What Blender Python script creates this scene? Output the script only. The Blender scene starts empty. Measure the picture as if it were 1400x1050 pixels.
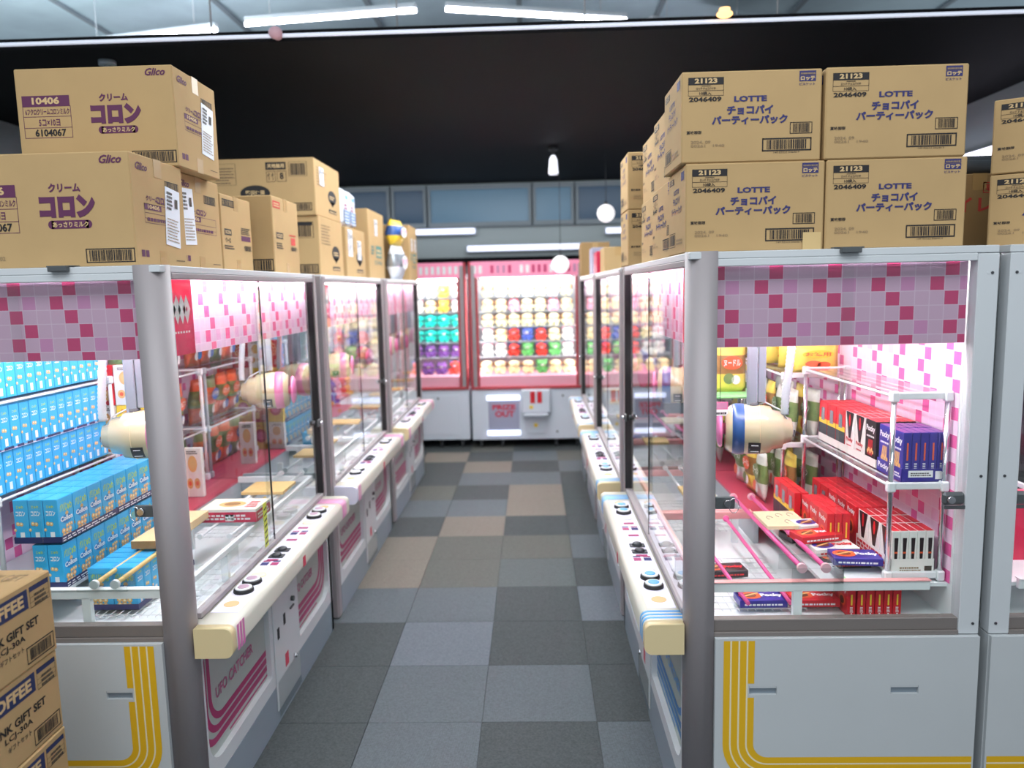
import bpy, bmesh, math, random
from mathutils import Vector, Matrix
from mathutils.geometry import tessellate_polygon
random.seed(7)
PI = math.pi
sc = bpy.context.scene
COL = sc.collection

# ------------------------------------------------------------------ camera
F_PX, CAM_H = 1034.3, 1.8713
YAW, PITCH, ROLL = math.radians(1.684), math.radians(7.221), math.radians(1.303)
fw = Vector((-math.sin(YAW)*math.cos(PITCH), math.cos(YAW)*math.cos(PITCH), -math.sin(PITCH)))
rt = Vector((math.cos(YAW), math.sin(YAW), 0)); up = rt.cross(fw)
r2 = rt*math.cos(ROLL) - up*math.sin(ROLL); u2 = up*math.cos(ROLL) + rt*math.sin(ROLL)
cd = bpy.data.cameras.new('camera'); cam = bpy.data.objects.new('camera', cd); COL.objects.link(cam)
cd.sensor_width = 36; cd.lens = 36*F_PX/1400; cd.clip_start = .05; cd.clip_end = 100
cd.dof.use_dof = True; cd.dof.focus_distance = 2.62; cd.dof.aperture_fstop = (cd.lens/1000)/.015
M = Matrix((r2, u2, -fw)).transposed().to_4x4(); M.translation = Vector((0, 0, CAM_H)); cam.matrix_world = M
sc.camera = cam

# ------------------------------------------------------------------ world, view, hall lighting
sc.view_settings.view_transform = 'Standard'; sc.view_settings.look = 'None'
sc.view_settings.gamma = 1; sc.view_settings.use_curve_mapping = False
sc.view_settings.exposure = 0.0
w = bpy.data.worlds.new('world'); sc.world = w; w.use_nodes = True
w.node_tree.nodes['Background'].inputs[0].default_value = (.80, .90, 1.0, 1)
w.node_tree.nodes['Background'].inputs[1].default_value = .46
def area(name, loc, rot, sx_, sy_, power, col=(.93, .97, 1)):
    l = bpy.data.lights.new(name, 'AREA'); l.shape = 'RECTANGLE'; l.size = sx_; l.size_y = sy_
    l.energy = power; l.color = col
    o = bpy.data.objects.new(name, l); COL.objects.link(o); o.location = loc; o.rotation_euler = rot
    return o
# rows of fluorescent fittings on the hall ceiling, above and behind the photographer and over the aisle
area('ceiling_light_near', (-.3, .4, 4.3), (math.radians(8), 0, 0), 5.0, 1.4, 130)
area('ceiling_light_back', (-.3, -4.2, 4.0), (math.radians(38), 0, 0), 6.0, 1.2, 115)
area('ceiling_light_aisle', (-.3, 5.6, 3.25), (0, 0, 0), 1.4, 4.6, 150)

area('far_wall_fill', (-.3, 9.7, 3.2), (math.radians(50), 0, 0), 5.5, .6, 20)  # unseen light added only to brighten the far wall
# unseen upward lights added over the black ceiling to brighten the sheets
area('ceiling_fill_left', (-3.6, 6.0, 3.42), (math.radians(180), 0, 0), 2.6, 1.6, 60, (.86, .94, 1))
area('ceiling_fill_middle', (-.2, 5.6, 3.42), (math.radians(180), 0, 0), 3.2, 1.0, 16, (.86, .94, 1))

# ------------------------------------------------------------------ materials
def lin(c):
    c = c/255.
    return c/12.92 if c <= .04045 else ((c+.055)/1.055)**2.4
def rgb(t): return (lin(t[0]), lin(t[1]), lin(t[2]), 1)
MATS = {}
def mat(name, col, rough=.5, metal=0, emit=0, spec=.5, noise=0, nscale=20, bump=0, coat=0, transl=0):
    if name in MATS: return MATS[name]
    m = bpy.data.materials.new(name); m.use_nodes = True; nt = m.node_tree
    b = nt.nodes['Principled BSDF']
    b.inputs['Base Color'].default_value = rgb(col); b.inputs['Roughness'].default_value = rough
    b.inputs['Metallic'].default_value = metal; b.inputs['Specular IOR Level'].default_value = spec
    b.inputs['Coat Weight'].default_value = coat
    if emit:
        b.inputs['Emission Color'].default_value = rgb(col); b.inputs['Emission Strength'].default_value = emit
    if noise or bump:
        tc = nt.nodes.new('ShaderNodeTexCoord'); n = nt.nodes.new('ShaderNodeTexNoise')
        n.inputs['Scale'].default_value = nscale; n.inputs['Detail'].default_value = 5
        nt.links.new(tc.outputs['Object'], n.inputs['Vector'])
        if noise:
            mx = nt.nodes.new('ShaderNodeMix'); mx.data_type = 'RGBA'
            c = rgb(col); mx.inputs[6].default_value = tuple(x*(1-noise) for x in c[:3])+(1,)
            mx.inputs[7].default_value = tuple(min(1, x*(1+noise)) for x in c[:3])+(1,)
            nt.links.new(n.outputs['Fac'], mx.inputs[0]); nt.links.new(mx.outputs[2], b.inputs['Base Color'])
        if bump:
            bp = nt.nodes.new('ShaderNodeBump'); bp.inputs['Strength'].default_value = bump; bp.inputs['Distance'].default_value = .002
            nt.links.new(n.outputs['Fac'], bp.inputs['Height']); nt.links.new(bp.outputs[0], b.inputs['Normal'])
    if transl:
        out = nt.nodes['Material Output']; t = nt.nodes.new('ShaderNodeBsdfTranslucent'); t.inputs[0].default_value = rgb(col)
        ms = nt.nodes.new('ShaderNodeMixShader'); ms.inputs[0].default_value = transl
        nt.links.new(b.outputs[0], ms.inputs[1]); nt.links.new(t.outputs[0], ms.inputs[2]); nt.links.new(ms.outputs[0], out.inputs[0])
    MATS[name] = m; return m
def glass_mat(name, tint, refl=1.0, rough=0):
    m = bpy.data.materials.new(name); m.use_nodes = True; nt = m.node_tree; nt.nodes.clear()
    out = nt.nodes.new('ShaderNodeOutputMaterial'); tr = nt.nodes.new('ShaderNodeBsdfTransparent'); tr.inputs[0].default_value = tint
    gl = nt.nodes.new('ShaderNodeBsdfGlossy'); gl.inputs['Roughness'].default_value = rough
    fr = nt.nodes.new('ShaderNodeFresnel'); fr.inputs[0].default_value = 1.5
    geo = nt.nodes.new('ShaderNodeNewGeometry')
    inv = nt.nodes.new('ShaderNodeMath'); inv.operation = 'SUBTRACT'; inv.inputs[0].default_value = 1; nt.links.new(geo.outputs['Backfacing'], inv.inputs[1])
    mu = nt.nodes.new('ShaderNodeMath'); mu.operation = 'MULTIPLY'; nt.links.new(fr.outputs[0], mu.inputs[0]); nt.links.new(inv.outputs[0], mu.inputs[1])
    m2 = nt.nodes.new('ShaderNodeMath'); m2.operation = 'MULTIPLY'; m2.inputs[1].default_value = refl; nt.links.new(mu.outputs[0], m2.inputs[0])
    ms = nt.nodes.new('ShaderNodeMixShader'); nt.links.new(m2.outputs[0], ms.inputs[0])
    nt.links.new(tr.outputs[0], ms.inputs[1]); nt.links.new(gl.outputs[0], ms.inputs[2]); nt.links.new(ms.outputs[0], out.inputs[0])
    MATS[name] = m; return m
glass_mat('glass', (.972, .99, .982, 1), 1.25)
glass_mat('clear_plastic', (.93, .95, .95, 1), 1.3, .05)

mat('white_steel', (205, 209, 212), .38, noise=.03, nscale=6)
mat('white_panel', (196, 200, 202), .45, noise=.05, nscale=3, bump=.1)
mat('plinth_grey', (138, 150, 160), .5)
mat('inner_panel', (168, 178, 172), .4)
mat('aluminium', (160, 153, 155), .55, .25)
mat('aluminium_dark', (134, 126, 122), .5, .3)
mat('chrome', (225, 225, 228), .12, 1)
mat('mirror', (215, 222, 225), .01, 1)
mat('black_rubber', (14, 12, 14), .6)
mat('black', (22, 22, 24), .5)
mat('dark_grey', (60, 62, 66), .5)
mat('lock_grey', (92, 96, 98), .4, .4)
mat('cream', (226, 206, 160), .35, coat=.3)
mat('ivory', (226, 222, 208), .3, coat=.3)
mat('lilac_white', (222, 220, 236), .35)
mat('pink_stripe', (214, 120, 178), .4)
mat('pink_band', (226, 160, 196), .4)
mat('blue_stripe', (96, 166, 222), .4)
mat('blue_band', (140, 190, 230), .4)
mat('magenta', (160, 34, 96), .4)
mat('magenta_soft', (176, 96, 132), .5)
mat('print_blue', (52, 118, 178), .4)
mat('yellow_stripe', (228, 178, 30), .45)
mat('yellow_pale', (238, 226, 190), .45)
mat('red_sticker', (196, 60, 84), .5)
mat('white_plastic', (232, 234, 236), .35)
mat('white_paint', (236, 240, 241), .4)
mat('salmon', (226, 160, 158), .4)
mat('pink_sheet', (224, 84, 112), .3, transl=.3)
mat('bed_white', (232, 236, 238), .4)
mat('bed_grey', (176, 182, 188), .5)
mat('tube_light', (255, 250, 255), .5, emit=85)
mat('prize_light', (255, 250, 250), .5, emit=40)
mat('ceiling_tube', (240, 240, 255), .5, emit=42)
mat('strip_glow', (225, 232, 255), .5, emit=1.6)
mat('globe_glow', (240, 238, 240), .5, emit=1.1)
mat('amber_glow', (255, 190, 120), .5, emit=2.5)
mat('lit_panel', (238, 238, 250), .5, emit=.9)
mat('tile_pale', (214, 182, 202), .4, transl=.34)
mat('tile_line', (224, 198, 214), .4, transl=.34)
mat('film_pale', (196, 160, 184), .35)
mat('film_line', (206, 178, 198), .35)
mat('film_mid', (196, 132, 174), .35)
mat('film_dark', (190, 60, 108), .35)
mat('tile_mid', (214, 160, 192), .4, transl=.34)
mat('tile_dark', (214, 84, 132), .4, transl=.34)
mat('wall_pale', (246, 214, 236), .4)
mat('wall_line', (250, 226, 242), .4)
mat('wall_mid', (244, 196, 228), .4)
mat('wall_dark', (226, 96, 160), .4)
mat('logo_red', (214, 66, 112), .4, transl=.3)
mat('cardboard', (184, 154, 110), .85, spec=.2, noise=.07, nscale=9, bump=.15)
mat('cardboard_dark', (158, 128, 88), .85, spec=.2, noise=.07, nscale=9)
mat('cardboard_pale', (206, 178, 128), .85, spec=.2, noise=.05, nscale=9)
mat('kraft_tape', (176, 142, 92), .35)
mat('clear_tape', (214, 190, 148), .3)
mat('ink_black', (30, 27, 30), .7)
mat('ink_navy', (48, 48, 104), .7)
mat('ink_purple', (92, 40, 78), .7)
mat('ink_red', (196, 66, 56), .7)
mat('ink_grey', (150, 126, 94), .8)
mat('ink_dkgrey', (74, 66, 58), .8)
mat('ink_teal', (84, 128, 120), .8)
mat('ink_coffee_blue', (32, 44, 88), .7)
mat('paper_white', (226, 230, 240), .6)
mat('ink_white', (238, 238, 238), .6)
mat('ink_tan', (206, 176, 128), .7)
mat('wood_pale', (226, 196, 150), .6, noise=.12, nscale=14)
mat('wood_end', (142, 104, 62), .7, noise=.2, nscale=40)
mat('wood_yellow', (222, 186, 122), .6, noise=.15, nscale=60)
mat('board_cream', (232, 218, 178), .5)
mat('bamboo', (212, 180, 116), .45)
mat('rod_pink', (222, 84, 146), .35)
mat('rod_tip', (240, 190, 200), .4)
mat('box_blue', (50, 170, 222), .35)
mat('box_blue_dark', (30, 122, 184), .35)
mat('tray_navy', (38, 42, 92), .4)
mat('cookie_tan', (226, 178, 112), .5)
mat('cookie_cream', (244, 230, 190), .5)
mat('lime', (190, 212, 60), .5)
mat('box_red', (204, 36, 46), .35)
mat('box_crimson', (196, 28, 70), .35)
mat('box_orange', (226, 92, 50), .4)
mat('box_yellow', (240, 204, 60), .4)
mat('box_white', (238, 236, 230), .4)
mat('box_violet', (52, 44, 140), .3)
mat('box_black', (44, 30, 34), .3)
mat('box_purple', (120, 60, 140), .35)
mat('box_pink', (226, 120, 166), .35)
mat('choc', (112, 56, 30), .5)
mat('foil_orange', (222, 96, 54), .3, noise=.25, nscale=30)
mat('foil_green', (110, 132, 78), .3, noise=.4, nscale=40)
mat('foil_blue', (54, 92, 160), .3, noise=.3, nscale=40)
mat('foil_white', (222, 226, 216), .3, noise=.2, nscale=40)
mat('foil_yellow', (238, 214, 96), .3, noise=.15, nscale=30)
mat('foil_silver', (170, 176, 184), .2, .5, noise=.25, nscale=40)
mat('foil_brown', (146, 110, 62), .3, noise=.35, nscale=40)
mat('tray_green', (150, 226, 150), .4)
mat('fluff_cream', (246, 232, 186), .9, spec=.1, noise=.06, nscale=30)
mat('fluff_white', (240, 240, 238), .9, spec=.1)
mat('fluff_brown', (150, 104, 70), .9, spec=.1)
mat('fluff_orange', (244, 190, 86), .9, spec=.1)
mat('fluff_teal', (44, 196, 180), .9, spec=.1)
mat('fluff_purple', (128, 84, 158), .9, spec=.1)
mat('fluff_pink', (244, 176, 196), .9, spec=.1)
mat('fluff_red', (214, 70, 60), .9, spec=.1)
mat('fluff_green', (110, 186, 110), .9, spec=.1)
mat('fluff_blue', (80, 100, 180), .9, spec=.1)
mat('red_frame', (176, 62, 70), .4)
mat('far_white', (206, 212, 222), .4)
mat('far_grey', (158, 160, 182), .5)
mat('header_pink', (236, 142, 172), .5, emit=.25)
mat('soffit_black', (10, 10, 14), .7, spec=.15)
mat('hall_grey', (150, 160, 166), .8)
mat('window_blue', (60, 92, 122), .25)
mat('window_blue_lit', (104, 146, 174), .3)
mat('wall_tube', (240, 236, 255), .5, emit=5)
mat('mullion', (140, 152, 160), .6)
mat('hall_pale', (176, 188, 190), .7)
mat('rim_white_glow', (235, 240, 255), .4, emit=.45)
mat('grey_sheet', (205, 226, 238), .6, noise=.25, nscale=2.2)
mat('ufo_shell', (198, 188, 152), .22, coat=.6)
mat('ufo_blue', (40, 78, 132), .3)
mat('ufo_pink', (214, 130, 168), .3)
mat('lens_pink', (236, 130, 184), .2, coat=.5)
mat('hose_grey', (186, 196, 200), .45)
mat('column_grey', (158, 168, 178), .35, .4)
mat('caution', (196, 206, 70), .5)

# ceiling sheet with fine ribs, carpet pile
def ribbed(name, col, col2, scale, bump):
    m = mat(name, col, .9, spec=.15); nt = m.node_tree; b = nt.nodes['Principled BSDF']
    tc = nt.nodes.new('ShaderNodeTexCoord'); wv = nt.nodes.new('ShaderNodeTexWave'); wv.bands_direction = 'X'
    wv.inputs['Scale'].default_value = scale; wv.inputs['Distortion'].default_value = 1.2; wv.inputs['Detail'].default_value = 2
    n = nt.nodes.new('ShaderNodeTexNoise'); n.inputs['Scale'].default_value = 100; n.inputs['Detail'].default_value = 3
    n2 = nt.nodes.new('ShaderNodeTexNoise'); n2.inputs['Scale'].default_value = 5
    for x in (wv, n, n2): nt.links.new(tc.outputs['Object'], x.inputs['Vector'])
    a = nt.nodes.new('ShaderNodeMath'); a.operation = 'MULTIPLY_ADD'; a.inputs[1].default_value = .35
    nt.links.new(wv.outputs['Fac'], a.inputs[0])
    a2 = nt.nodes.new('ShaderNodeMath'); a2.operation = 'MULTIPLY'; a2.inputs[1].default_value = .85
    nt.links.new(n.outputs['Fac'], a2.inputs[0]); nt.links.new(a2.outputs[0], a.inputs[2])
    mx = nt.nodes.new('ShaderNodeMix'); mx.data_type = 'RGBA'; mx.inputs[6].default_value = rgb(col2); mx.inputs[7].default_value = rgb(col)
    nt.links.new(a.outputs[0], mx.inputs[0]); nt.links.new(mx.outputs[2], b.inputs['Base Color'])
    bp = nt.nodes.new('ShaderNodeBump'); bp.inputs['Strength'].default_value = bump; bp.inputs['Distance'].default_value = .002
    nt.links.new(a.outputs[0], bp.inputs['Height']); nt.links.new(bp.outputs[0], b.inputs['Normal'])
    return m
CT = {'d': ribbed('carpet_dark', (92, 97, 98), (44, 48, 50), 60, .5),
      'm': ribbed('carpet_mid', (110, 117, 121), (68, 73, 77), 60, .5),
      'l': ribbed('carpet_light', (120, 127, 134), (76, 82, 88), 60, .5),
      'b': ribbed('carpet_beige', (138, 131, 122), (90, 85, 78), 60, .5),
      'o': ribbed('carpet_olive', (112, 113, 108), (64, 66, 63), 60, .5),
      'g': ribbed('carpet_green', (108, 114, 114), (62, 68, 68), 60, .5)}

# ------------------------------------------------------------------ mesh builder
class MB:
    def __init__(s, xf=None): s.v = []; s.f = []; s.m = []; s.xf = xf; s.sm = []
    def add(s, vs, fs, m=0, smooth=False):
        b = len(s.v); s.v += [tuple(v) for v in vs]
        for f in fs: s.f.append(tuple(b+i for i in f)); s.m.append(m); s.sm.append(smooth)
    def box(s, x0, x1, y0, y1, z0, z1, m=0, ch=0):
        if x0 > x1: x0, x1 = x1, x0
        if y0 > y1: y0, y1 = y1, y0
        if z0 > z1: z0, z1 = z1, z0
        if not ch:
            s.add([(x, y, z) for x in (x0, x1) for y in (y0, y1) for z in (z0, z1)],
                  [(0, 1, 3, 2), (4, 6, 7, 5), (0, 4, 5, 1), (2, 3, 7, 6), (0, 2, 6, 4), (1, 5, 7, 3)], m); return
        c = min(ch, (x1-x0)*.49, (y1-y0)*.49, (z1-z0)*.49); vs = []; idx = {}
        for i, x in enumerate((x0, x1)):
            for j, y in enumerate((y0, y1)):
                for k, z in enumerate((z0, z1)):
                    dx, dy, dz = (c if i == 0 else -c), (c if j == 0 else -c), (c if k == 0 else -c)
                    for a, p in enumerate(((x, y+dy, z+dz), (x+dx, y, z+dz), (x+dx, y+dy, z))):
                        idx[i, j, k, a] = len(vs); vs.append(p)
        fs = []
        for i in (0, 1):
            fs.append([idx[i, 0, 0, 0], idx[i, 1, 0, 0], idx[i, 1, 1, 0], idx[i, 0, 1, 0]])
            fs.append([idx[0, i, 0, 1], idx[1, i, 0, 1], idx[1, i, 1, 1], idx[0, i, 1, 1]])
            fs.append([idx[0, 0, i, 2], idx[1, 0, i, 2], idx[1, 1, i, 2], idx[0, 1, i, 2]])
        for j in (0, 1):
            for k in (0, 1):
                fs.append([idx[0, j, k, 1], idx[1, j, k, 1], idx[1, j, k, 2], idx[0, j, k, 2]])
                fs.append([idx[j, 0, k, 0], idx[j, 1, k, 0], idx[j, 1, k, 2], idx[j, 0, k, 2]])
                fs.append([idx[j, k, 0, 0], idx[j, k, 1, 0], idx[j, k, 1, 1], idx[j, k, 0, 1]])
        for i in (0, 1):
            for j in (0, 1):
                for k in (0, 1): fs.append([idx[i, j, k, 0], idx[i, j, k, 1], idx[i, j, k, 2]])
        s.add(vs, fs, m)
    def _p3(s, ax, p, c):
        return (c, p[0], p[1]) if ax == 'x' else (p[0], c, p[1]) if ax == 'y' else (p[0], p[1], c)
    def prism(s, poly, ax, c0, c1, m=0, smooth=False):
        n = len(poly)
        s.add([s._p3(ax, p, c0) for p in poly]+[s._p3(ax, p, c1) for p in poly],
              [tuple(range(n)), tuple(range(n, 2*n))], m)
        s.add([s._p3(ax, p, c0) for p in poly]+[s._p3(ax, p, c1) for p in poly],
              [(i, (i+1) % n, n+(i+1) % n, n+i) for i in range(n)], m, smooth)
    def plate(s, outer, holes, ax, c0, c1, m=0):
        loops = [outer]+holes; flat = [p for l in loops for p in l]
        tris = tessellate_polygon([[Vector((p[0], p[1], 0)) for p in l] for l in loops]); n = len(flat)
        vs = [s._p3(ax, p, c0) for p in flat]+[s._p3(ax, p, c1) for p in flat]
        fs = [tuple(t) for t in tris]+[tuple(i+n for i in t) for t in tris]; b = 0
        for l in loops:
            k = len(l); fs += [(b+i, b+(i+1) % k, n+b+(i+1) % k, n+b+i) for i in range(k)]; b += k
        s.add(vs, fs, m)
    def strip(s, path, hw, ax, c, m=0):
        P = [Vector(p) for p in path]; L = []; R = []
        for i, p in enumerate(P):
            a = P[max(i-1, 0)]; b = P[min(i+1, len(P)-1)]; t = (b-a).normalized(); n = Vector((-t.y, t.x))
            L.append(p+n*hw); R.append(p-n*hw)
        k = len(P)
        s.add([s._p3(ax, p, c) for p in L]+[s._p3(ax, p, c) for p in R], [(i, i+1, k+i+1, k+i) for i in range(k-1)], m)
    def cyl(s, p0, p1, r0, r1=None, n=12, m=0, cap=True):
        s.tube([p0, p1], [r0, r0 if r1 is None else r1], n, m, cap)
    def tube(s, pts, r, n=8, m=0, cap=True):
        P = [Vector(p) for p in pts]; k = len(P)
        if not isinstance(r, (list, tuple)): r = [r]*k
        t0 = (P[1]-P[0]).normalized(); ref = Vector((0, 0, 1)) if abs(t0.z) < .9 else Vector((1, 0, 0))
        A = t0.cross(ref).normalized(); vs = []
        for i, p in enumerate(P):
            t = (P[min(i+1, k-1)]-P[max(i-1, 0)]).normalized(); A = (A-t*A.dot(t)).normalized(); B = t.cross(A)
            for j in range(n):
                q = 2*PI*j/n; vs.append(p+(A*math.cos(q)+B*math.sin(q))*r[i])
        s.add(vs, [(i*n+j, i*n+(j+1) % n, (i+1)*n+(j+1) % n, (i+1)*n+j) for i in range(k-1) for j in range(n)], m, True)
        if cap: s.add(vs[:n], [tuple(range(n))], m); s.add(vs[-n:], [tuple(range(n))], m)
    def ball(s, c, r, n=12, k=8, m=0):
        if not isinstance(r, (list, tuple)): r = (r, r, r)
        vs = [(c[0], c[1], c[2]+r[2])]
        for i in range(1, k):
            a = PI*i/k
            for j in range(n):
                b = 2*PI*j/n; vs.append((c[0]+r[0]*math.sin(a)*math.cos(b), c[1]+r[1]*math.sin(a)*math.sin(b), c[2]+r[2]*math.cos(a)))
        vs.append((c[0], c[1], c[2]-r[2])); e = len(vs)-1
        fs = [(0, 1+j, 1+(j+1) % n) for j in range(n)]
        fs += [(1+i*n+j, 1+i*n+(j+1) % n, 1+(i+1)*n+(j+1) % n, 1+(i+1)*n+j) for i in range(k-2) for j in range(n)]
        fs += [(e, 1+(k-2)*n+j, 1+(k-2)*n+(j+1) % n) for j in range(n)]
        s.add(vs, fs, m, True)
    def lathe(s, c, axis, prof, n=20, m=0):
        """prof: (distance along axis, radius)"""
        ax = Vector(axis).normalized(); ref = Vector((0, 0, 1)) if abs(ax.z) < .9 else Vector((1, 0, 0))
        A = ax.cross(ref).normalized(); B = ax.cross(A); c = Vector(c); vs = []
        for d, r in prof:
            for j in range(n): q = 2*PI*j/n; vs.append(c+ax*d+(A*math.cos(q)+B*math.sin(q))*r)
        k = len(prof)
        s.add(vs, [(i*n+j, i*n+(j+1) % n, (i+1)*n+(j+1) % n, (i+1)*n+j) for i in range(k-1) for j in range(n)], m, True)
        s.add(vs[:n], [tuple(range(n))], m); s.add(vs[-n:], [tuple(range(n))], m)
    def pillow(s, w_, h, t, m=0, m2=None, seal=.012):
        """filled bag standing on its bottom, front to -y, crimped ends"""
        nu, nv = 8, 8
        for sd in (-1, 1):
            vs = []
            for j in range(nv+1):
                v = j/nv
                for i in range(nu+1):
                    u = i/nu; b = (max(0, math.sin(PI*u))**.5)*(max(0, math.sin(PI*min(1, max(0, (v-.06)/.88))))**.5)
                    b *= 1+.14*math.sin(9*u+5*v*sd)*math.sin(11*v)
                    vs.append(((u-.5)*w_*(1-.04*math.sin(PI*v)), sd*t*.5*b, v*h))
            for j in range(nv):
                mm = m if (m2 is None or j in (0, 1, 2, 6, 7)) else m2
                s.add(vs, [(j*(nu+1)+i, j*(nu+1)+i+1, (j+1)*(nu+1)+i+1, (j+1)*(nu+1)+i) for i in range(nu)], mm, True)
    def mesh(s, name, mats):
        me = bpy.data.meshes.new(name)
        v = [s.xf(*p) for p in s.v] if s.xf else s.v
        me.from_pydata(v, [], s.f)
        for x in mats: me.materials.append(MATS[x])
        me.polygons.foreach_set('material_index', s.m); me.polygons.foreach_set('use_smooth', s.sm)
        bm = bmesh.new(); bm.from_mesh(me)
        bmesh.ops.remove_doubles(bm, verts=bm.verts, dist=1e-5)
        bmesh.ops.recalc_face_normals(bm, faces=bm.faces); bm.to_mesh(me); bm.free(); me.update()
        return me
    def build(s, name, mats, parent=None):
        if isinstance(mats, str): mats = [mats]
        o = bpy.data.objects.new(name, s.mesh(name, mats)); COL.objects.link(o)
        if parent: o.parent = parent
        return o
def tag(o, label=None, cat=None, group=None, kind=None):
    if label: o['label'] = label
    if cat: o['category'] = cat
    if group: o['group'] = group
    if kind: o['kind'] = kind
    return o
def empty(name, loc, label, cat, group=None, rz=0):
    o = bpy.data.objects.new(name, None); COL.objects.link(o); o.location = loc; o.rotation_euler = (0, 0, rz); o.empty_display_size = .05
    return tag(o, label, cat, group)
def copy_tree(o, parent=None):
    c = o.copy(); COL.objects.link(c); c.parent = parent
    for ch in list(o.children): copy_tree(ch, c)
    return c
def remove_tree(o):
    for ch in list(o.children): remove_tree(ch)
    bpy.data.objects.remove(o)
ORD = ['first', 'second', 'third', 'fourth', 'fifth', 'sixth', 'seventh', 'eighth', 'ninth', 'tenth', 'eleventh', 'twelfth', 'thirteenth', 'fourteenth', 'fifteenth']
def place(proto, loc, rz=0, label=None, group=None, tilt=(0, 0)):
    """place the prototype itself first, then copies of it with its parts"""
    o = proto if not proto.get('_used') else copy_tree(proto)
    proto['_used'] = 1
    o.location = loc; o.rotation_euler = (tilt[0], tilt[1], rz)
    if label: o['label'] = label
    if group: o['group'] = group
    return o

# ------------------------------------------------------------------ flat printing
TXT = {}
def text_mesh(s, bold=0.0):
    if bold < .03 and len(s) < 16: bold += .02
    k = (s, bold)
    if k not in TXT:
        c = bpy.data.curves.new('t', 'FONT'); c.body = s; c.resolution_u = 2; c.offset = bold; c.shear = .35 if s == 'Glico' else 0
        o = bpy.data.objects.new('t', c); COL.objects.link(o)
        bpy.context.view_layer.update()
        me = bpy.data.meshes.new_from_object(o.evaluated_get(bpy.context.evaluated_depsgraph_get()))
        vs = [(v.co.x, v.co.y) for v in me.vertices]; fs = [tuple(p.vertices) for p in me.polygons]
        bpy.data.objects.remove(o); bpy.data.curves.remove(c); bpy.data.meshes.remove(me)
        x0 = min(v[0] for v in vs); x1 = max(v[0] for v in vs); y0 = min(v[1] for v in vs); y1 = max(v[1] for v in vs)
        TXT[k] = ([((x-x0)/(x1-x0), (y-y0)/(y1-y0)) for x, y in vs], fs)
    return TXT[k]
class P2:
    """printing on a face; coordinates are fractions of the face, u right, v up"""
    def __init__(s): s.it = []
    def poly(s, pts, col, lay=1): s.it.append((pts, [tuple(range(len(pts)))], col, lay)); return s
    def rect(s, u0, v0, u1, v1, col, lay=1): return s.poly([(u0, v0), (u1, v0), (u1, v1), (u0, v1)], col, lay)
    def frame(s, u0, v0, u1, v1, col, t=.004, tv=None, lay=1):
        tv = tv or t
        s.rect(u0, v0, u1, v0+tv, col, lay); s.rect(u0, v1-tv, u1, v1, col, lay)
        s.rect(u0, v0, u0+t, v1, col, lay); return s.rect(u1-t, v0, u1, v1, col, lay)
    def text(s, t, u0, v0, u1, v1, col, bold=0.0, lay=2):
        vs, fs = text_mesh(t, bold); s.it.append(([(u0+x*(u1-u0), v0+y*(v1-v0)) for x, y in vs], fs, col, lay)); return s
    def bars(s, u0, v0, u1, v1, col='ink_black', n=26, seed=1, bg=None):
        if bg: s.rect(u0, v0, u1, v1, bg, 1)
        r = random.Random(seed); x = u0; st = (u1-u0)/n
        while x < u1-st*.3:
            wd = st*r.choice((.25, .4, .6, .8)); s.rect(x, v0, min(x+wd, u1), v1, col, 2); x += wd+st*r.choice((.25, .35, .55))
        return s
    def ell(s, cu, cv, ru, rv, col, lay=1, n=18):
        return s.poly([(cu+ru*math.cos(2*PI*i/n), cv+rv*math.sin(2*PI*i/n)) for i in range(n)], col, lay)
    def lines(s, u0, v0, u1, v1, n, col, t=.004):
        for i in range(n):
            v = v0+(v1-v0)*i/max(1, n-1); s.rect(u0, v, u1, v+t, col)
        return s
    def small(s, u0, v0, u1, v1, rows, col, seed=3, fill=.6):
        """tiny illegible print: short dashes in rows"""
        r = random.Random(seed); hh = (v1-v0)/rows
        for i in range(rows):
            x = u0; lim = u1-(u1-u0)*r.random()*.3
            while x < lim:
                wd = (u1-u0)*r.uniform(.04, .12); s.rect(x, v0+i*hh, min(x+wd, u1), v0+i*hh+hh*fill, col, 2); x += wd+(u1-u0)*.025
        return s
    def build(s, name, origin, U, V, parent=None, xf=None, eps=.0005):
        O = Vector(origin); U = Vector(U); V = Vector(V); N = U.cross(V).normalized()
        cols = []; vs = []; fs = []; ms = []
        for pts, faces, col, lay in s.it:
            if col not in cols: cols.append(col)
            b = len(vs); vs += [O+U*p[0]+V*p[1]+N*(eps*(lay+.6)) for p in pts]
            fs += [tuple(b+i for i in f) for f in faces]; ms += [cols.index(col)]*len(faces)
        me = bpy.data.meshes.new(name); me.from_pydata([xf(*v) for v in vs] if xf else vs, [], fs)
        for x in cols: me.materials.append(MATS[x])
        me.polygons.foreach_set('material_index', ms); me.update()
        o = bpy.data.objects.new(name, me); COL.objects.link(o)
        if parent: o.parent = parent
        return o
def face_print(p, name, root, w_, d, h, side):
    """put P2 on a side of a box standing on its root, centred; side in front,back,left,right,top"""
    O, U, V = {'front': ((-w_/2, -d/2, 0), (w_, 0, 0), (0, 0, h)), 'back': ((w_/2, d/2, 0), (-w_, 0, 0), (0, 0, h)),
               'right': ((w_/2, -d/2, 0), (0, d, 0), (0, 0, h)), 'left': ((-w_/2, d/2, 0), (0, -d, 0), (0, 0, h)),
               'top': ((-w_/2, -d/2, h), (w_, 0, 0), (0, d, 0))}[side]
    return p.build(name, O, U, V, root)

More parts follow.
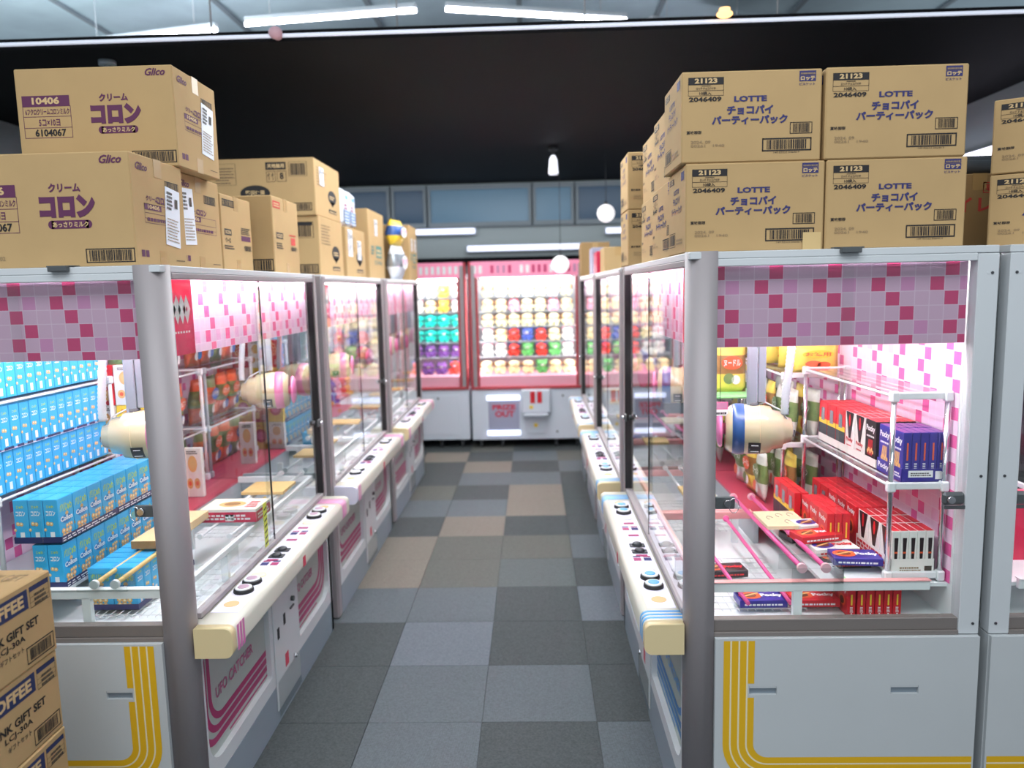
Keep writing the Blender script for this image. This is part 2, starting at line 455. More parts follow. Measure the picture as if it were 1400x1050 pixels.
# ================================================================== THE SETTING
fl = MB(); fl.box(-4.25, 3.65, -6, 11, -.06, -.007); floor = tag(fl.build('floor', 'dark_grey'), kind='structure')
ROWS = {-3: 'dmdm', -2: 'mddm', -1: 'dmdm', 0: 'dmmd', 1: 'dldd', 2: 'mmdl', 3: 'bogd', 4: 'boom', 5: 'dbdd', 6: 'mmbd', 7: 'odbd', 8: 'dmmd',
        9: 'dbdm', 10: 'bdmo', 11: 'dodd', 12: 'mddo', 13: 'dmdd', 14: 'ddmd'}
tile_me = {}
for k, m in CT.items():
    b = MB(); b.box(-.2488, .2488, -.2488, .2488, 0, .0065, 0, .0012); me = b.mesh('carpet_tile', []); me.materials.append(m); tile_me[k] = me
for r, s4 in ROWS.items():
    full = 'd'+s4+'m'
    for c in range(-1, 5):
        k = full[c+1]; x = -1.0046+.5*c; y = 3.0779+.5*r+.25
        o = bpy.data.objects.new('carpet_tile', tile_me[k]); COL.objects.link(o); o.parent = floor
        o.location = (x, y, -.0066); o.rotation_euler = (0, 0, PI/2*((r+c) % 2))
b = MB(); b.box(-8, 8, -6, 11, 4.62, 4.7); ceil = tag(b.build('ceiling', 'grey_sheet'), kind='structure')
for i, x in enumerate((-6, -4.4, -2.95, -1.55, -.1, 1.3, 2.7, 4.2, 5.6)):     # seams of the ceiling sheets
    b = MB(); b.box(x, x+.05, -6, 11, 4.595, 4.62); b.build('ceiling_batten', 'mullion', ceil)
# black suspended ceiling over the machines, with a white edge trim brightened by its own glow
b = MB(); b.box(-4.3, 3.7, 4.5, 10.9, 3.30, 3.36); sof = tag(b.build('trim_1', 'soffit_black'), kind='structure')
b = MB(); b.box(-4.3, 3.7, 4.478, 4.5, 3.318, 3.336, 0, .004); tag(b.build('trim_2', 'rim_white_glow'), kind='structure')
b = MB(); b.box(-4.35, -4.25, 4.5, 10.9, 0, 3.3); tag(b.build('wall_left', 'hall_grey'), kind='structure')
b = MB(); b.box(3.65, 3.75, 4.5, 10.9, 0, 3.3); tag(b.build('wall_right', 'hall_grey'), kind='structure')
b = MB(); b.box(3.60, 3.65, 4.6, 10.6, 0, 2.66); tag(b.build('baseboard_right', 'soffit_black'), kind='structure')
WY = 10.6
b = MB(); b.box(-4.3, 3.7, WY, WY+.1, 0, 3.3); bw = tag(b.build('wall_back', 'hall_pale'), kind='structure')
b = MB(); b.box(-4.2, 3.6, WY-.12, WY-.02, 2.20, 2.30, 0, .01); b.build('dark_ledge', 'soffit_black', bw)
wxs = [-4.1, -2.55, -1.92, -1.42, .02, .6, 1.35, 2.4, 3.5]
for i in range(len(wxs)-1):
    x0, x1 = wxs[i]+.05, wxs[i+1]-.05
    b = MB(); b.plate([(x0-.06, 2.72), (x1+.06, 2.72), (x1+.06, 3.28), (x0-.06, 3.28)], [[(x0, 2.78), (x1, 2.78), (x1, 3.22), (x0, 3.22)]], 'y', WY-.06, WY-.005)
    wn = tag(b.build('window_%d' % (i+1), 'mullion'), kind='structure')
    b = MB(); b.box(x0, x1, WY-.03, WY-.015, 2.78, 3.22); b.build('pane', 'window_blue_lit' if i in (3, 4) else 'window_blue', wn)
for i, (x0, x1, z) in enumerate(((-1.9, -.75, 2.66), (-.9, .75, 2.42), (1.0, 1.9, 2.62), (-3.4, -2.3, 2.52), (2.2, 3.3, 2.6))):
    t = empty('wall_lamp', ((x0+x1)/2, WY-.02, z), 'long white strip lamp glowing on the far wall, %s' % ['upper left of centre', 'just above the prize machine header', 'behind the round globe lamps', 'far left behind the cartons', 'far right behind the cartons'][i], 'lamp', 'strip lamps on the far wall')
    h = (x1-x0)/2
    b = MB(); b.box(-h, h, -.05, 0, -.05, .05, 0, .01); b.build('housing', 'far_white', t)
    b = MB(); b.box(-h+.02, h-.02, -.07, -.05, -.035, .035, 0, .012); b.build('tube', 'strip_glow', t)
# ceiling fluorescents seen over the edge of the black ceiling
for i, (a_, c_, lb) in enumerate((((-2.45, 6.86), (-.93, 6.67), 'left of the two long slim ceiling tubes above the black edge'),
                                  ((-.68, 6.67), (.88, 7.08), 'right of the two long slim ceiling tubes above the black edge'),
                                  ((1.10, 7.16), (2.2, 7.9), 'ceiling tube half hidden by the black edge on the right'),
                                  ((-4.2, 7.3), (-2.75, 6.97), 'ceiling tube half hidden by the black edge on the left'),
                                  ((-4.4, 6.1), (-2.9, 5.85), 'ceiling tube in the bright top left corner'))):
    v = Vector((c_[0]-a_[0], c_[1]-a_[1], 0)); L = v.length; rz = math.atan2(v.y, v.x)
    t = empty('fluorescent_light', ((a_[0]+c_[0])/2, (a_[1]+c_[1])/2, 4.5 if i == 4 else 4.2), lb, 'ceiling light', 'fluorescent tubes on the high ceiling', rz)
    b = MB(); b.box(-L/2, L/2, -.03, .03, .018, .06, 0, .008); b.build('housing', 'white_steel', t)
    b = MB(); b.cyl((-L/2, 0, 0), (L/2, 0, 0), .017, n=8); b.build('tube', 'ceiling_tube', t)
    for s_ in (-1, 1):
        b = MB(); b.cyl((s_*L*.35, 0, .06), (s_*L*.35, 0, .42 if i != 4 else .12), .004, n=6); b.build('wire', 'white_steel', t)
for i, px in enumerate((322, 562, 801, 1043)):
    x = (px-728)/1034.3*4.72
    b = MB(); b.cyl((0, 0, 3.36), (0, 0, 4.62), .006, n=6)
    o = b.build('hanger_rod', 'white_steel'); o.location = (x, 4.62, 0)
    tag(o, 'thin white rod hanging from the ceiling to the black edge, %s from the left' % ORD[i], 'rod', 'thin hanger rods above the black edge')
b = MB(); b.cyl((0, 0, 2.5), (0, 0, 3.3), .02, n=8); b.cyl((0, 0, 3.27), (0, 0, 3.3), .05, n=12); o = b.build('hanging_pipe', 'mullion'); o.location = (-2.56, 4.75, 0)
tag(o, 'grey pipe hanging behind the top left cartons', 'pipe')
# small lamps: a spotlight and two globes
t = empty('spotlight', (.24, 8.0, 3.3), 'small bright spotlight hanging from the black ceiling', 'lamp')
b = MB(); b.cyl((0, 0, -.04), (0, 0, 0), .05, n=16); b.cyl((0, 0, -.1), (0, 0, -.04), .012, n=8); b.build('mount', 'dark_grey', t)
b = MB(); b.lathe((0, 0, -.28), (0, 0, 1), [(0, .045), (.02, .05), (.15, .04), (.19, .02)]); b.build('lamp_shade', 'lit_panel', t)
for x, z, y, lb in ((.80, 2.64, 8.25, 'higher white globe lamp beside the right carton stacks'), (.31, 2.115, 8.3, 'lower white globe lamp in front of the pink machine header')):
    t = empty('globe_lamp', (x, y, 3.3), lb, 'lamp', 'round white globe lamps')
    b = MB(); b.ball((0, 0, z-3.3), .095, 20, 12); b.build('globe', 'globe_glow', t)
    b = MB(); b.cyl((0, 0, z-3.3+.09), (0, 0, 0), .004, n=6); b.cyl((0, 0, z-3.3+.08), (0, 0, z-3.3+.12), .02, n=10); b.build('cord', 'dark_grey', t)
o = tag(MB().build('x', 'black')); bpy.data.objects.remove(o)
b = MB(); b.cyl((0, 0, 0), (0, .0, .03), .03, n=14); b.ball((0, 0, 0), (.045, .04, .02), 14, 8)
o = b.build('edge_lamp', 'amber_glow'); o.location = (1.09, 4.43, 3.345); tag(o, 'small amber lamp on the bright edge at the right', 'lamp')
b = MB(); b.cyl((0, .03, .0), (0, .0, .0), .03, n=14); b.ball((0, -.01, 0), (.04, .03, .035), 14, 8)
o = b.build('edge_sensor', 'rod_tip'); o.location = (-1.42, 4.455, 3.33); tag(o, 'small round pinkish sensor on the bright edge at the left', 'sensor')
t = empty('wall_lamp', (3.58, 6.0, 2.84), 'white strip lamp glowing on the right wall behind the cartons', 'lamp')
b = MB(); b.box(0, .06, -.9, .9, -.05, .05, 0, .01); b.build('housing', 'far_white', t)
b = MB(); b.cyl((-.02, -.85, 0), (-.02, .85, 0), .03, n=10); b.build('tube', 'wall_tube', t)

# ================================================================== THE CRANE MACHINES
ML, MD, MH = 1.68, .925, 1.967        # length along the aisle, depth, height
DS, MS = [0, 3, 0, 1, 0, 1], [-1, 1, -1, -1, 2, -1]
def pattern(mb, org, U, V, nu, nv, cell, base=0, phase=0, rows=(0, 1, 2, 3, 4, 5), flip=1, off=0.0):
    """printed check pattern as flat cells: 0 line, +1 pale, +2 mid, +3 dark; rows from the top"""
    org = Vector(org); U = Vector(U); V = Vector(V); n = U.cross(V).normalized()*.0006; g = .03
    two = base >= 0
    for j in range(int(math.ceil(nv))):
        v1 = nv-j; v0 = max(0, v1-1); row = rows[j % len(rows)]
        for i in range(int(math.ceil(nu+off))):
            u0 = max(0, i-off); u1 = min(nu, i+1-off); c = (flip*i+phase) % 4
            if u1-u0 < .07: continue
            k = 3 if c == DS[row] else 2 if c == MS[row] else 1
            P = [org+U*cell*a+V*cell*b_ for a, b_ in ((u0, v0), (u1, v0), (u1, v1), (u0, v1), (u0+g, v0+g), (u1-g, v0+g), (u1-g, v1-g), (u0+g, v1-g))]
            mb.add(P, [(4, 5, 6, 7)], base+k); mb.add(P, [(0, 1, 5, 4), (1, 2, 6, 5), (2, 3, 7, 6), (3, 0, 4, 7)], base)
def arc(c, r, a0, a1, n=8):
    return [(c[0]+r*math.cos(a0+(a1-a0)*i/n), c[1]+r*math.sin(a0+(a1-a0)*i/n)) for i in range(n+1)]
def rrect(x0, x1, y0, y1, r, n=5):
    r = r if isinstance(r, (list, tuple)) else (r,)*4   # bl, br, tr, tl
    P = []
    for (cx, cy, q, a) in ((x0, y0, r[0], PI), (x1, y0, r[1], 1.5*PI), (x1, y1, r[2], 0), (x0, y1, r[3], .5*PI)):
        if q <= 0: P.append((cx, cy)); continue
        ox = cx+q if cx == x0 else cx-q; oy = cy+q if cy == y0 else cy-q
        P += arc((ox, oy), q, a, a+PI/2, n)
    return P

def crane_machine(xf_, sx, y0, label, c, near=False, full=True):
    """aisle side at x = xf_, machine body reaches sx*MD away from the aisle"""
    T = lambda a, y, z: (sx*a, y, z)
    root = empty('crane_machine', (xf_, y0, 0), label, 'arcade machine', 'crane machines lining the aisle')
    def part(name, mats, fn, par=root):
        mb = MB(T); fn(mb); return mb.build(name, mats, par)
    FY = .0655 if near else .076
    # --- lower cabinet
    part('cabinet_body', ['white_panel'], lambda m: (m.box(.03, MD, .101, ML, .02, .742), m.box(.09, MD, .0, .1009, .02, .742), m.box(.1, MD-.04, .11, ML-.05, 0, .02)))
    part('plinth', ['plinth_grey'], lambda m: m.box(0, .03, FY, ML, .0, .175, 0, .003))
    part('inner_panel', ['inner_panel'], lambda m: m.box(.022, .0299, FY, ML-.02, .18, .67))
    h1 = rrect(FY+.012, .70, .235, .64, (.10, .012, .012, .012)); h2 = rrect(1.09, 1.62, .235, .64, (.012, .10, .012, .012))
    part('front_frame', ['white_steel'], lambda m: m.plate([(FY, .175), (ML, .175), (ML, .675), (FY, .675)], [h1, h2], 'x', 0, .0219))
    if near or full:
        ac = c['stripe']
        def st(m):
            for k in range(3):
                d = .095+.034*k; r = .10
                path = [(d-.01, .64)]+arc((d-.01+r, .452-.034*(2-k)), r, PI, 1.5*PI, 8)
                zb = path[-1][1]
                path += [(1.60-.034*k-r, zb)]+arc((1.60-.034*k-r, zb+r), r, -PI/2, 0, 8)[1:]+[(1.60-.034*k, .64)]
                m.strip(path, .0125, 'x', .0212, 0)
            m.box(.0212, .0219, .30, .70, .247, .256, 0); m.box(.0212, .0219, 1.1, 1.45, .247, .256, 0)
        part('stripe_decal', [ac], st)
        for u0, u1 in ((.20, .56), (1.11, 1.40)):
            p = P2(); p.text('UFO CATCHER', 0, 0, 1, 1, c['soft'], .01)
            if sx < 0: p.build('lettering', (sx*.0215, u0, .425), (0, (u1-u0), 0), (0, 0, .045), root)
            else: p.build('lettering', (sx*.0215, u1, .425), (0, -(u1-u0), 0), (0, 0, .045), root)
    cp = part('coin_door', ['white_steel'], lambda m: m.box(-.006, .0, .735, 1.06, .06, .66, 0, .003))
    part('film_pocket', ['clear_plastic'], lambda m: m.box(-.009, -.006, .745, 1.05, .03, .19), cp)
    for y_, z_ in ((.775, .37), (.86, .40)): part('coin_slot', ['black'], lambda m: m.box(-.0075, -.005, y_, y_+.025, z_, z_+.05), cp)
    part('coin_return', ['lock_grey'], lambda m: (m.cyl((-.006, .98, .475), (-.02, .98, .475), .012, n=14), m.box(-.013, -.006, .95, 1.0, .435, .442)), cp)
    part('key_lock', ['chrome'], lambda m: (m.cyl((-.006, .975, .20), (-.018, .975, .20), .010, n=14), m.cyl((-.018, .975, .20), (-.02, .975, .20), .006, n=10)), cp)
    part('red_sticker', ['red_sticker'], lambda m: m.box(-.0068, -.006, .855, .90, .205, .265), cp)
    # --- control deck
    def prof(g=0.):
        r = .026
        P = [(.016, .675-g), (.016, .775+g)]+arc((-.13-g+r, .775+g-r), r, PI/2, PI, 5)+arc((-.13-g+r, .675-g+r), r, PI, 1.5*PI, 5)
        return P
    dk = part('control_deck', ['ivory'], lambda m: m.prism(prof(), 'y', .055, 1.60, 0, True))
    part('deck_end_cap', [c['cap']], lambda m: m.prism([(-.0025, .6738), (-.0025, .7762)]+prof(.0012)[2:], 'y', .018, .0549, 0, True))
    part('deck_end_cap', [c['farcap']], lambda m: m.prism(prof(.0012), 'y', 1.6001, 1.63, 0, True))
    def ds(m):
        for k in range(3):
            if sx < 0: m.box(-.1308, -.1301, .066+.024*k, .066+.024*k+.016, .678, .768)
            else: m.prism(prof(.0006), 'y', .070+.024*k, .070+.024*k+.014, 0, True)
    part('deck_stripe', [c['deckstripe']], ds, dk)
    part('deck_stripe', [c['band']], lambda m: m.prism(prof(.0006), 'y', 1.49, 1.575, 0, True), dk)
    part('red_sticker', ['red_sticker'], lambda m: m.box(-.1312, -.13, .80, .835, .69, .735), dk)
    pl = part('deck_plate', ['lilac_white'], lambda m: m.box(-.103, -.004, .15, 1.455, .775, .7765, 0, .0006))
    A = -.052
    for yy in (.335, .42, 1.25, 1.34):
        bt = part('push_button', ['black'], lambda m: m.lathe((A, yy, .7765), (0, 0, 1), [(0, .037), (.010, .036), (.013, .033)], 22))
        part('button_ring', ['white_plastic'], lambda m: m.lathe((A, yy, .7895), (0, 0, 1), [(0, .031), (.004, .030), (.005, .027)], 22), bt)
        part('button_cap', [c['button']], lambda m: m.lathe((A, yy, .7945), (0, 0, 1), [(0, .021), (.0015, .020), (.002, .012)], 20), bt)
    for yy in (.49, 1.16):
        part('pale_button', ['cookie_cream' if sx < 0 else 'lilac_white'], lambda m: m.lathe((A, yy, .7765), (0, 0, 1), [(0, .030), (.003, .030), (.004, .020), (.0045, .018)], 18))
    for yy in (.22, 1.42): part('gold_sticker', ['ink_tan'], lambda m: m.cyl((A, yy, .7765), (A, yy, .7773), .027, n=18))
    for yy in (.70, .775):
        part('coin_guide', ['dark_grey'], lambda m: (m.box(A-.032, A+.032, yy-.02, yy+.02, .7765, .782, 0, .003), m.lathe((A, yy, .782), (0, 0, 1), [(0, .022), (.008, .018), (.012, .008)], 14)))
    for (a0, a1, b0, b1, q) in [(-.035, -.006, y_+o_, y_+o_+h_, (k_+j_) % 2) for y_ in (.60, .985) for k_, (o_, h_) in enumerate(((0, .03), (.04, .01))) for j_ in (0,)]+\
            [(.006, .035, y_+o_, y_+o_+h_, (k_+1) % 2) for y_ in (.60, .985) for k_, (o_, h_) in enumerate(((0, .03), (.04, .01)))]+[(-.02, .026, y_, y_+.021, 0) for y_ in (.646, .90, 1.07)]:
        part('price_sticker', ['magenta' if q == 0 else 'ink_navy'], lambda m: m.box(A+a0, A+a1, b0, b1, .7765, .778))
    # --- upper case: posts, beams, glass
    pp = [(.0, .065), (.0, .055)]+arc((.055, .055), .055, PI, 1.5*PI, 8)+[(.088, 0), (.088, .065)]
    if near: part('corner_post', ['aluminium'], lambda m: m.prism(pp, 'z', 0, MH+.002, 0, True))
    else: part('corner_post', ['aluminium'], lambda m: m.box(-.002, .065, .0, .075, .0, MH+.002, 0, .012))
    part('corner_post', ['aluminium'], lambda m: m.box(.0, .045, 1.635, ML, .0, MH, 0, .004))
    part('gasket', ['black_rubber'], lambda m: m.box(.002, .034, 1.615, 1.634, .80, 1.925))
    part('rear_post', ['white_steel'], lambda m: (m.box(.862, MD, 0, .05, .745, MH-.024, 0, .002), m.cyl((.893, -.001, 1.885), (.893, .001, 1.885), .004, n=8, m=0)))
    part('rear_post', ['white_steel'], lambda m: m.box(.862, MD, ML-.05, ML, .745, MH-.024, 0, .002))
    part('top_board', ['white_steel'], lambda m: m.box(.003, MD, .003, ML, MH-.022, MH, 0, .002))
    part('top_beam', ['white_steel'], lambda m: m.box(.088, .862, .002, .04, 1.922, MH-.0225, 0, .002))
    part('top_beam', ['aluminium'], lambda m: m.box(.002, .04, .076, 1.635, 1.925, MH-.0225, 0, .002))
    part('end_sill', ['aluminium_dark'], lambda m: (m.box(.0885, .862, .0, .05, .7425, .757, 0, .001), m.box(.0885, .862, .008, .04, .757, .797, 0, .002)))
    part('aisle_sill', ['aluminium'], lambda m: (m.box(.0165, .05, .1, 1.635, .7425, .770), m.box(.003, .034, .1, 1.62, .776, .797, 0, .002)))
    if near or full:
        part('glass_pane', ['glass'], lambda m: m.box(.090, .50, .012, .017, .795, 1.922))
        part('glass_pane', ['glass'], lambda m: m.box(.475, .858, .024, .029, .795, 1.922))
    part('glass_pane', ['glass'], lambda m: m.box(.010, .015, .10, .865, .795, 1.925))
    part('glass_pane', ['glass'], lambda m: m.box(.022, .027, .835, 1.62, .795, 1.925))
    part('glass_edge_strip', ['black_rubber'], lambda m: m.box(.009, .016, .8655, .869, .795, 1.925))
    part('glass_lock', ['lock_grey', 'chrome'], lambda m: (m.box(-.004, .006, 1.575, 1.625, 1.165, 1.205, 0, .003), m.cyl((-.004, 1.60, 1.185), (-.02, 1.60, 1.185), .010, n=12, m=1), m.cyl((.02, 1.60, 1.185), (.045, 1.60, 1.185), .012, n=12, m=0)))
    if near:
        part('glass_lock', ['lock_grey', 'chrome'], lambda m: (m.box(.088, .15, .002, .012, 1.165, 1.205, 0, .003), m.cyl((.125, .002, 1.185), (.125, -.010, 1.185), .011, n=14, m=1), m.tube([(.145+.016*math.cos(t_/10*2*PI), -.004, 1.178+.024*math.sin(t_/10*2*PI)) for t_ in range(11)], .0015, 6, 1)))
        part('glass_lock', ['lock_grey', 'chrome'], lambda m: (m.box(.795, .866, .002, .022, 1.165, 1.208, 0, .010), m.cyl((.815, .002, 1.187), (.815, -.012, 1.187), .011, n=14, m=1), m.box(.80, .866, .001, .005, 1.155, 1.166, 0)))
    bn = part('banner', ['film_line', 'film_pale', 'film_mid', 'film_dark'], lambda m: pattern(m, (.092, .046, 1.672), (1, 0, 0), (0, 0, 1), 17.2, 5.65, .0446, 0, 1 if sx < 0 else 0, flip=sx, off=.35)) if (near or full) else None
    part('banner', ['tile_line', 'tile_pale', 'tile_mid', 'tile_dark'], lambda m: pattern(m, (.040, .29, 1.672), (0, 1, 0), (0, 0, 1), 29.6, 5.65, .0446, 0, 2))
    def logo(m):
        m.box(.040, .041, .10, .29, 1.672, 1.924, 0)
        for k in range(4):
            cy = .135+.036*k
            for q in (.0395, .0415):
                m.add([(q, cy-.028, 1.825), (q, cy, 1.775), (q, cy+.028, 1.825), (q, cy, 1.875)], [(0, 1, 2, 3)], 1)
        for q in (.0392, .0418): m.add([(q, .243-.006, 1.825), (q, .243, 1.815), (q, .243+.006, 1.825), (q, .243, 1.835)], [(0, 1, 2, 3)], 0)
        for k in range(7): m.box(.0395, .0415, .125+.02*k, .137+.02*k, 1.745, 1.752, 1)
    part('logo_banner', ['logo_red', 'ink_white'], logo)
    # --- inside
    part('ceiling_board', ['white_plastic'], lambda m: m.box(.045, .86, .05, 1.63, 1.935, MH-.0235))
    part('fluorescent_tube', ['tube_light'], lambda m: m.cyl((.085, .12, 1.905), (.085, 1.6, 1.905), .013, n=8))
    if near or full: part('fluorescent_tube', ['tube_light'], lambda m: m.cyl((.2, .085, 1.905), (.82, .085, 1.905), .013, n=8))
    part('mirror_panel', ['mirror'], lambda m: m.box(.046, .86, 1.625, 1.634, .765, 1.934))
    part('back_panel', ['white_paint'], lambda m: m.box(.862, .90, .05, 1.63, .745, 1.934))
    part('wall_print', ['wall_line', 'wall_pale', 'wall_mid', 'wall_dark'], lambda m: pattern(m, (.8605, .06, .885), (0, 1, 0), (0, 0, 1), 35, 21, .0446, 0, 0, (0, 1, 2, 3, 4, 5)))
    part('pit_floor', ['bed_white'], lambda m: m.box(.035, .862, .05, 1.63, .745, .765))
    part('pit_riser', ['bed_grey'], lambda m: m.box(.45, .47, .82, 1.62, .765, .872))
    if not near: part('side_panel', ['white_paint'], lambda m: m.box(.05, .862, .03, .045, .765, 1.67))
    part('platform', [c.get('sheet', 'bed_white')], lambda m: m.box(.45, .862, .80, 1.62, .872, .884))
    part('platform', ['bed_white'], lambda m: m.box(.47, .862, .078, .799, .872, .884))
    bm_ = c['beam']
    eb = part('bed_beam', ['white_paint'], lambda m: m.box(.06, .80, .060, .078, .866, .899, 0, .003))
    part('beam_tape', [bm_], lambda m: m.box(.06, .80, .056, .082, .8991, .9015, 0), eb)
    part('bed_beam', [bm_], lambda m: m.box(.048, .066, .078, .83, .878, .902, 0, .003))
    part('bed_beam', [bm_], lambda m: m.box(.048, .066, .86, 1.60, .878, .902, 0, .003))
    for yy in (.83, .856, 1.58): part('bed_beam', [bm_], lambda m: m.box(.048, .45, yy, yy+.02, .870, .902, 0, .003))
    for aa, yy in ((.36, .06), (.36, .83), (.36, 1.2), (.05, .45)): part('bed_post', ['white_paint'], lambda m: m.box(aa, aa+.028, yy, yy+.02, .765, .87))
    def grid(m):
        for i in range(13): a_ = .09+i*.028; m.cyl((a_, .12, .776), (a_, .62, .776), .0018, n=4)
        for i in range(10): m.cyl((.09, .13+i*.053, .779), (.43, .13+i*.053, .779), .0018, n=4)
        for i in range(13): a_ = .09+i*.028; m.cyl((a_, .95, .776), (a_, 1.45, .776), .0018, n=4)
        for i in range(10): m.cyl((.09, .96+i*.053, .779), (.43, .96+i*.053, .779), .0018, n=4)
    part('wire_grid', ['white_plastic'], grid)
    part('chute_guard', ['clear_plastic'], lambda m: m.box(.075, .078, .10, .62, .766, .865))
    if near:
        part('end_panel', ['white_panel'], lambda m: m.plate([(.090, .02), (MD-.002, .02), (MD-.002, .7415), (.090, .7415)],
             [[(.20, .551), (.288, .551), (.288, .580), (.20, .580)], [(.65, .551), (.738, .551), (.738, .580), (.65, .580)]], 'y', -.014, -.0002))
        for a_ in (.20, .65): part('finger_slot', ['plinth_grey', 'white_panel'], lambda m: (m.box(a_, a_+.088, -.003, -.0003, .551, .580, 0), m.box(a_+.001, a_+.087, -.0135, -.003, .574, .5799, 1)))
        def ys(m):
            r0 = .10
            for k in range(4):
                d = .127+.026*k; zb = .246+.026*k; r = .135-.026*k+.0
                path = [(d, .735)]+arc((d+r, zb+r), r, PI, 1.5*PI, 10)+[(MD-.008, zb)]
                if k == 3: # cut where the finger slot is
                    m.strip([(d, .735), (d, .59)], .0105, 'y', -.0146, 0); m.strip([(d, .542)]+path[1:], .0105, 'y', -.0146, 0)
                else: m.strip(path, .0105, 'y', -.0146, 0)
            for k in range(3):
                d = .140+.026*k; zb = .259+.026*k; r = .122-.026*k
                m.strip([(d, .735)]+arc((d+r, zb+r), r, PI, 1.5*PI, 10)+[(MD-.008, zb)], .0026, 'y', -.0148, 1)
        part('yellow_stripe', ['yellow_stripe', 'yellow_pale'], ys)
        def rv(m):
            for z_ in (1.885, .78, 1.26): m.cyl((.905, -.002, z_), (.905, .0, z_), .0045, n=10)
        part('rivet', ['dark_grey'], rv)
    return root
LEFT = dict(stripe='magenta', soft='magenta_soft', cap='cream', farcap='ivory', deckstripe='pink_stripe', band='pink_band', button='tile_pale', beam='white_paint', sheet='pink_sheet')
LEFT2 = dict(LEFT, cap='lilac_white', button='lilac_white', deckstripe='pink_band')
RIGHT = dict(stripe='print_blue', soft='blue_stripe', cap='cream', farcap='ivory', deckstripe='blue_stripe', band='blue_band', button='blue_stripe', beam='salmon', sheet='pink_sheet')
RIGHT2 = dict(RIGHT, beam='white_paint')
XL, XR = -1.145, .475
YS = (2.33, 4.125, 5.925)
crane_machine(XL, -1, YS[0], 'nearest crane machine on the left, full of small sky blue boxes', LEFT, True)
crane_machine(XL, -1, YS[1], 'second crane machine on the left, with cream plush toys behind the glass', LEFT2)
crane_machine(XL, -1, YS[2], 'third and farthest crane machine in the left row', LEFT)
crane_machine(XR, 1, YS[0], 'nearest crane machine on the right, with red and violet snack boxes', RIGHT, True)
crane_machine(XR, 1, YS[1], 'second crane machine on the right, behind the one with snack boxes', RIGHT2)
crane_machine(XR, 1, YS[2], 'third and farthest crane machine in the right row', RIGHT2)
# back-to-back neighbour at the right edge: same machine turned round
crane_machine(XR+MD+.032+MD, -1, YS[0]+.0, 'crane machine at the right edge of the view with a deep red backdrop', dict(RIGHT2, beam='white_paint'), True)

# ================================================================== CARTONS
def carton(name, w_, d, h, mat_='cardboard', prints=(), tape=True, label=None, tape_v=False):
    """cardboard box standing on its origin, front to -y"""
    m = MB(); m.box(-w_/2, w_/2, -d/2, d/2, 0, h, 0, .004)
    o = m.build(name, mat_); tag(o, label, 'box')
    if tape:
        m = MB()
        if tape == 'x': m.box(-w_/2-.0008, w_/2+.0008, -.026, .026, h-.0002, h+.0008); m.box(w_/2, w_/2+.0008, -.026, .026, h-.06, h); m.box(w_/2, w_/2+.0008, -.026, .026, 0.001, .055); m.box(-w_/2-.0008, -w_/2, -.026, .026, h-.06, h)
        else: m.box(-.026, .026, -d/2-.0008, d/2+.0008, h-.0002, h+.0008); m.box(-.026, .026, -d/2-.0008, -d/2, h-.06, h)
        tag(m.build('packing_tape', 'kraft_tape', o))
    for side, p in prints: face_print(p, 'printing', o, w_, d, h, side)
    return o
# --- plum-printed cookie cartons (left)
def px(p, x0, x1, y0, y1):      # pixel frame of the photographed face -> fractions
    return lambda a, b, c, d: ((a-x0)/(x1-x0), 1-(d-y0)/(y1-y0), (c-x0)/(x1-x0), 1-(b-y0)/(y1-y0))
def colon_front():
    p = P2(); q = px(p, 90, 832, 36, 500)
    p.rect(*q(118, 160, 342, 208), 'ink_purple'); p.text('10406', *q(165, 167, 295, 200), 'ink_tan', .02)
    p.frame(*q(118, 208, 345, 354), 'ink_purple', .003, .005); p.lines(q(118, 256, 0, 0)[0], q(0, 0, 0, 308)[1], q(0, 0, 345, 0)[2], q(0, 0, 0, 257)[1], 2, 'ink_purple', .005)
    p.text('6フクロクリームコロンミルク', *q(130, 219, 338, 247), 'ink_purple'); p.text('5コ×10ヨ', *q(190, 268, 290, 299), 'ink_purple')
    p.text('6104067', *q(168, 313, 315, 347), 'ink_black', .01)
    p.text('クリーム', *q(482, 158, 618, 194), 'ink_purple', .045); p.text('コロン', *q(437, 204, 675, 298), 'ink_purple', .085)
    x0, y0, x1, y1 = q(468, 307, 655, 341); r = (y1-y0)/2
    p.rect(x0+.02, y0, x1-.02, y1, 'ink_purple'); p.ell(x0+.022, y0+r, .022, r, 'ink_purple'); p.ell(x1-.022, y0+r, .022, r, 'ink_purple')
    p.text('あっさりミルク', *q(488, 313, 640, 335), 'ink_tan', .01)
    p.text('Glico', *q(706, 50, 800, 84), 'ink_purple', .01)
    p.frame(*q(617, 424, 826, 482), 'ink_black', .006, .009); p.bars(*q(632, 431, 812, 475), seed=4)
    p.text('002402', *q(196, 448, 272, 466), 'ink_grey'); return p
def colon_side(label=True, seed=1):
    p = P2()
    p.text('Glico', .09, .86, .30, .93, 'ink_purple', .01); p.bars(.64, .74, .88, .82, n=20, seed=seed); p.frame(.62, .735, .90, .825, 'ink_black', .006)
    p.text('クリーム', .24, .60, .46, .65, 'ink_purple', .02); p.text('コロン', .44, .59, .66, .66, 'ink_purple', .05)
    p.rect(.20, .52, .52, .575, 'ink_purple'); p.text('10406', .26, .53, .48, .568, 'ink_tan', .01); p.frame(.20, .40, .88, .575, 'ink_purple', .004, .004)
    p.lines(.2, .44, .88, .49, 2, 'ink_purple'); p.small(.24, .42, .80, .47, 1, 'ink_purple')
    p.rect(.09, .09, .15, .15, 'ink_purple'); p.rect(.165, .09, .225, .15, 'ink_purple'); p.small(.75, .07, .93, .085, 1, 'ink_dkgrey'); return p
